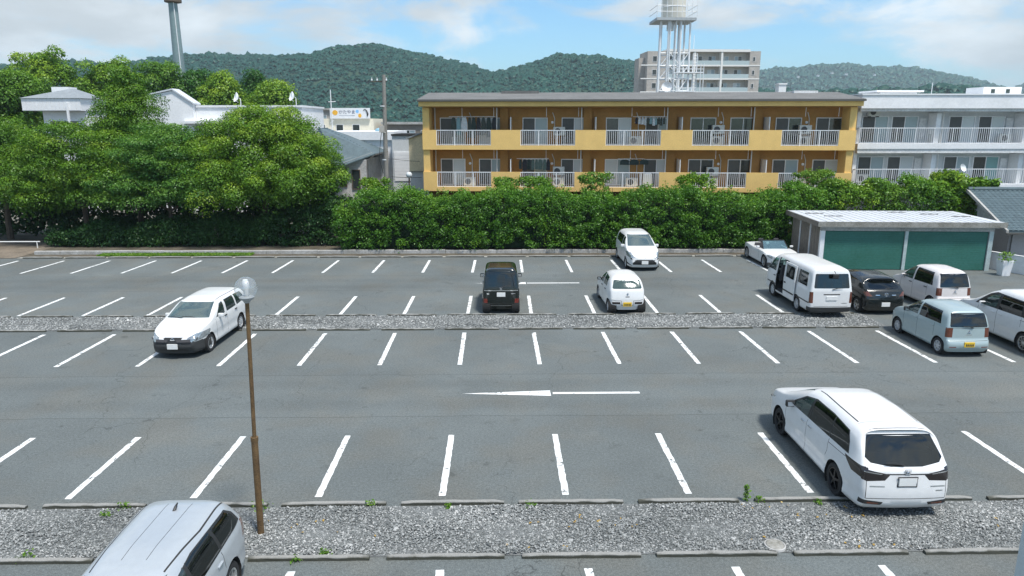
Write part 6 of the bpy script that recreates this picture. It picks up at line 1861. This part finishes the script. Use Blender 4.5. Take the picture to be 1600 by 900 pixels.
c.seats(1.05, (3.0,), .95); c.dash(.45, 1.1); c.finish()

# --- black hatchback next to the van
c = Car('black_hatchback', 'glossy black rounded hatchback squeezed between the open-door van and an ivory car', (15.42, 29.52), R(0), 3.90, 1.695,
        [(0, .66), (.1, .78), (.45, .92), (.9, 1.0), (1.5, 1.32), (1.85, 1.45), (2.3, 1.48), (3.0, 1.44), (3.9, 1.30)],
        [(0, .62), (.5, .85), (1.0, .93), (3.0, 1.0), (3.9, 1.02)],
        [(.2, .10), (.4, .0), (.7, .02), (.95, .10), (1.02, .18), (1.35, .78)], [(.2, .1), (.45, 0), (.7, .06)], P_GREY, zs=.18, tm=.26, n=4.0, kf=.2, rf=.9, kr=.12, rr=.8, er=.1, scale=1.02)
c.arches(.80, 3.29, .30)
for sd in (-1, 1):
    c.carve('front_side_window', M_SGL, 'S', [(1.25, .99), (2.0, 1.0), (2.05, 1.34), (1.72, 1.32)], sd)
    c.carve('rear_side_window', M_PRV, 'S', [(2.08, 1.0), (2.95, 1.06), (2.8, 1.27), (2.10, 1.34)], sd)
c.carve('windscreen', M_WSH, 'F', [(-.68, 1.03), (.68, 1.03), (.56, 1.39), (-.56, 1.39)], lim=.15)
c.carve('rear_window', M_PRV, 'R', [(-.52, 1.03), (.52, 1.03), (.58, 1.08), (.50, 1.29), (-.50, 1.29), (-.58, 1.08)], lim=.1)
for sd in (-1, 1):
    t = c.carve('tail_light', M_AMB, 'R', [(x * sd, z) for x, z in [(.52, .76), (.85, .78), (.85, .95), (.68, .94)]], lim=.42)
    c.carve('', None, 'S', [(3.60, .92), (4.0, .92), (4.0, .78), (3.75, .78)], sd, pid=t, lim=.1)
    c.carve('chrome_trim', M_CHR, 'R', [(x * sd, z) for x, z in [(.24, .80), (.40, .80), (.40, .825), (.24, .825)]])
c.plate(.45, M_PLW); c.emblem(.84, 'wing', r=.07); c.wiper(z=1.04, x=0, ln=.4)
gap_side(c, [[(1.18, .28), (1.18, .95)], [(2.06, .28), (2.06, 1.0)]]); c.strip('R', [(-.7, .62), (-.3, .36), (.3, .36), (.7, .62)], .012)
c.wheels(M_RIM, 'spoke', 5, .68); c.mirrors(1.38, 1.05, P_GREY); c.handles([1.95, 2.8], .92)
c.seats(1.95, (2.75,)); c.dash(1.35, .95); c.finish()

# --- ivory and pale blue tall kei wagons
def kei_wagon(name, label, loc, rz, pt, h, plate, yellow):
    c = Car(name, label, loc, rz, 3.40, 1.475,
            [(0, .70), (.1, .82), (.4, .94), (.72, 1.0), (1.30, h - .22), (1.6, h - .06), (2.1, h), (3.0, h - .03), (3.4, h - .10)],
            [(0, .66), (.5, .88), (.8, .95), (3.4, 1.0)],
            [(.2, .04), (.34, -.07), (.52, -.06), (.57, .02), (1.0, .05), (h, .24)], [(.2, .08), (.45, 0), (.7, .05)], pt, zs=.18, tm=.16, n=5.0, kf=.16, rf=.7, kr=.07, rr=.5, er=.08, scale=1.03)
    c.arches(.60, 3.00, .28)
    for sd in (-1, 1):
        c.carve('front_side_window', M_SGL, 'S', [(.98, 1.0), (1.70, 1.0), (1.76, h - .13), (1.42, h - .16)], sd)
        c.carve('rear_side_window', M_PRV, 'S', [(1.80, 1.0), (3.02, 1.02), (2.90, h - .15), (1.84, h - .13)], sd)
    c.carve('windscreen', M_WSH, 'F', [(-.60, 1.03), (.60, 1.03), (.52, h - .13), (-.52, h - .13)], lim=.15)
    c.carve('rear_window', M_PRV, 'R', [(-.585, .99), (.585, .99), (.60, 1.03), (.545, h - .17), (.52, h - .145), (-.52, h - .145), (-.545, h - .17), (-.60, 1.03)], lim=.15)
    for sd in (-1, 1):
        t = c.carve('tail_light', M_AMB, 'R', [(x * sd, z) for x, z in [(.65, .66), (.80, .66), (.80, .97), (.655, .97)]], lim=.42)
        c.carve('', None, 'S', [(3.29, .66), (3.5, .66), (3.5, .97), (3.27, .97)], sd, pid=t, lim=.1)
        c.carve('bumper_reflector', M_RED, 'R', [(x * sd, z) for x, z in [(.40, .345), (.62, .345), (.62, .375), (.40, .375)]])
    c.strip('R', [(-.62, .56), (.62, .56)], .014); c.strip('R', [(-.59, .96), (.59, .96)], .01)
    c.carve('tailgate_handle', M_CHR, 'R', [(-.10, .73), (.10, .73), (.10, .755), (-.10, .755)])
    c.plate(.45 if yellow else .66, M_PLY if yellow else M_PLW)
    c.emblem(.84, 'three', r=.055)
    c.wiper(z=.99, x=.12, ln=.34, sg=-1)
    gap_side(c, [[(.95, .26), (.95, .97)], [(1.77, .26), (1.77, .98)], [(2.72, .55), (2.72, .98)]])
    c.wheels(M_RIMW, 'cover', 7, .62); c.mirrors(1.14, 1.04, pt if not yellow else M_BLK, (.18, .1, .15)); c.handles([1.62, 2.62], .88, M_BLK if not yellow else pt)
    c.seats(1.75, (2.6,)); c.dash(1.15, .97)
    return c.finish()
kei_wagon('ivory_wagon', 'ivory boxy small car parked between black hatchback and white minivan, garage behind', (18.42, 29.75), R(2), P_IVORY, 1.66, 0, False)
kei_wagon('pale_blue_wagon', 'pale blue boxy small car with yellow number plate, at end of middle row', (15.36, 24.02), R(0), P_BLUE, 1.56, 0, True)

# --- white minivan cut by the right edge
c = Car('minivan', 'white minivan with dark side glass cut off by the right edge of the picture', (18.42, 24.15), R(0), 4.80, 1.74,
        [(0, .76), (.1, .9), (.4, 1.0), (.95, 1.10), (1.75, 1.62), (2.05, 1.74), (2.5, 1.82), (4.2, 1.82), (4.8, 1.76)],
        [(0, .72), (.5, .94), (1.0, 1.04), (4.8, 1.12)],
        [(.2, .06), (.4, 0), (1.1, .02), (1.8, .2)], [(.2, .1), (.45, 0), (.8, .05)], P_WHITE, zs=.2, tm=.14, n=5.5, kf=.18, rf=.8, scale=1.03)
c.arches(.92, 3.78, .33)
for sd in (-1, 1):
    fr = c.carve('window_surround', M_BLK, 'S', [(1.22, 1.08), (4.55, 1.15), (4.45, 1.62), (2.1, 1.64), (1.78, 1.52)], sd)
    c.carve('front_side_window', M_SGL, 'S', [(1.50, 1.10), (2.28, 1.11), (2.32, 1.60), (1.90, 1.52)], sd, under=fr)
    c.carve('rear_side_window', M_PRV, 'S', [(2.42, 1.12), (3.50, 1.14), (3.46, 1.60), (2.46, 1.61)], sd, under=fr)
    c.carve('quarter_window', M_PRV, 'S', [(3.60, 1.14), (4.48, 1.17), (4.40, 1.59), (3.58, 1.60)], sd, under=fr)
    t = c.carve('tail_light', M_RED, 'R', [(x * sd, z) for x, z in [(.70, .75), (.92, .75), (.92, 1.3), (.74, 1.3)]], lim=.42)
c.carve('windscreen', M_WSH, 'F', [(-.70, 1.12), (.70, 1.12), (.62, 1.70), (-.62, 1.70)], lim=.15)
c.carve('rear_window', M_PRV, 'R', [(-.66, 1.15), (.66, 1.15), (.60, 1.66), (-.60, 1.66)], lim=.15)
gap_side(c, [[(1.42, .28), (1.42, 1.05)], [(2.38, .28), (2.38, 1.10)], [(3.55, .8), (3.55, 1.1)], [(3.5, 1.02), (4.5, 1.04)]])
c.wheels(M_RIM, 'thin', 10, .70); c.mirrors(1.68, 1.14, P_WHITE, (.22, .11, .17)); c.handles([2.2, 2.58], .97)
c.seats(2.2, (3.1, 4.0)); c.dash(1.6, 1.05); c.plate(.85, M_PLW); c.finish()

# --- silver estate below the camera
c = Car('silver_estate', 'silver estate car seen from above at the bottom left, tail to the near gravel', (-5.20, 9.02), R(180), 4.22, 1.70,
        [(0, .66), (.1, .78), (.5, .92), (1.0, 1.02), (1.7, 1.36), (2.0, 1.46), (2.5, 1.50), (3.6, 1.49), (4.22, 1.43)],
        [(0, .62), (.5, .85), (1.1, .93), (4.22, 1.0)],
        [(.2, .1), (.4, 0), (.9, .02), (1.0, .06), (1.45, .34)], [(.2, .10), (.45, 0), (.66, .06)], P_SILV, zs=.19, tm=.32, n=4.6, kf=.22, rf=1.0, kr=.10, rr=.6, er=.1, scale=1.03)
c.arches(.84, 3.38, .31)
for sd in (-1, 1):
    fr = c.carve('window_surround', M_BLK, 'S', [(1.30, .97), (3.98, 1.04), (3.86, 1.24), (3.70, 1.36), (2.5, 1.38), (1.95, 1.32)], sd)
    c.carve('front_side_window', M_SGL, 'S', [(1.42, .99), (2.12, 1.0), (2.2, 1.355), (1.98, 1.30)], sd, under=fr)
    c.carve('rear_side_window', M_PRV, 'S', [(2.24, 1.0), (3.10, 1.02), (3.06, 1.36), (2.28, 1.36)], sd, under=fr)
    c.carve('quarter_window', M_PRV, 'S', [(3.18, 1.03), (3.90, 1.06), (3.80, 1.23), (3.66, 1.34), (3.14, 1.36)], sd, under=fr)
    t = c.carve('tail_light', M_AMB, 'R', [(x * sd, z) for x, z in [(.68, .72), (.9, .72), (.9, 1.02), (.70, 1.02)]], lim=.42)
    c.carve('', None, 'S', [(3.95, .72), (4.3, .72), (4.3, 1.02), (3.98, 1.02)], sd, pid=t, lim=.1)
    c.strip('T', [(sd * .50, 2.0), (sd * .575, 3.0), (sd * .56, 4.0)], .024, lim=.3)
for x in (-.17, .17): c.strip('T', [(x, 2.2), (x * 1.1, 3.7)], .008, lim=.3)
c.carve('windscreen', M_WSH, 'F', [(-.68, 1.05), (.68, 1.05), (.55, 1.40), (-.55, 1.40)], lim=.15)
c.carve('rear_window', M_PRV, 'R', [(-.62, 1.04), (.62, 1.04), (.54, 1.36), (-.54, 1.36)], lim=.15)
gap_side(c, [[(1.36, .28), (1.36, .95)], [(2.2, .28), (2.2, .98)], [(3.15, .7), (3.1, 1.0)]])
c.wheels(M_RIM, 'spoke', 7, .64); c.mirrors(1.58, 1.0, P_SILV); c.handles([2.06, 2.96], .88)
y = c.yat(3.62)
MB().tube([(0, y + .16, 1.475), (0, y + .10, 1.52), (0, y + .02, 1.545)], [.03, .022, .01], 8).build('roof_aerial', M_BLK, c.root)
c.seats(2.05, (2.95,)); c.dash(1.45, .96); c.plate(.75, M_PLW); c.finish()
# ------------------------------------------------------------------ thin summer haze
hm = bpy.data.materials.new('haze'); hm.use_nodes = True
hn = hm.node_tree.nodes; hl = hm.node_tree.links
hn.remove(hn['Principled BSDF'])
pv = hn.new('ShaderNodeVolumePrincipled')
pv.inputs['Color'].default_value = (.70, .87, .95, 1)
pv.inputs['Density'].default_value = .00025
pv.inputs['Anisotropy'].default_value = .2
hl.new(pv.outputs[0], hn['Material Output'].inputs['Volume'])
hz_ = MB().box(-4100, 4100, -310, 6050, -1.1, 215).build('haze', hm); tag(hz_, 'thin bluish summer haze over the whole view', 'haze', kind='stuff')
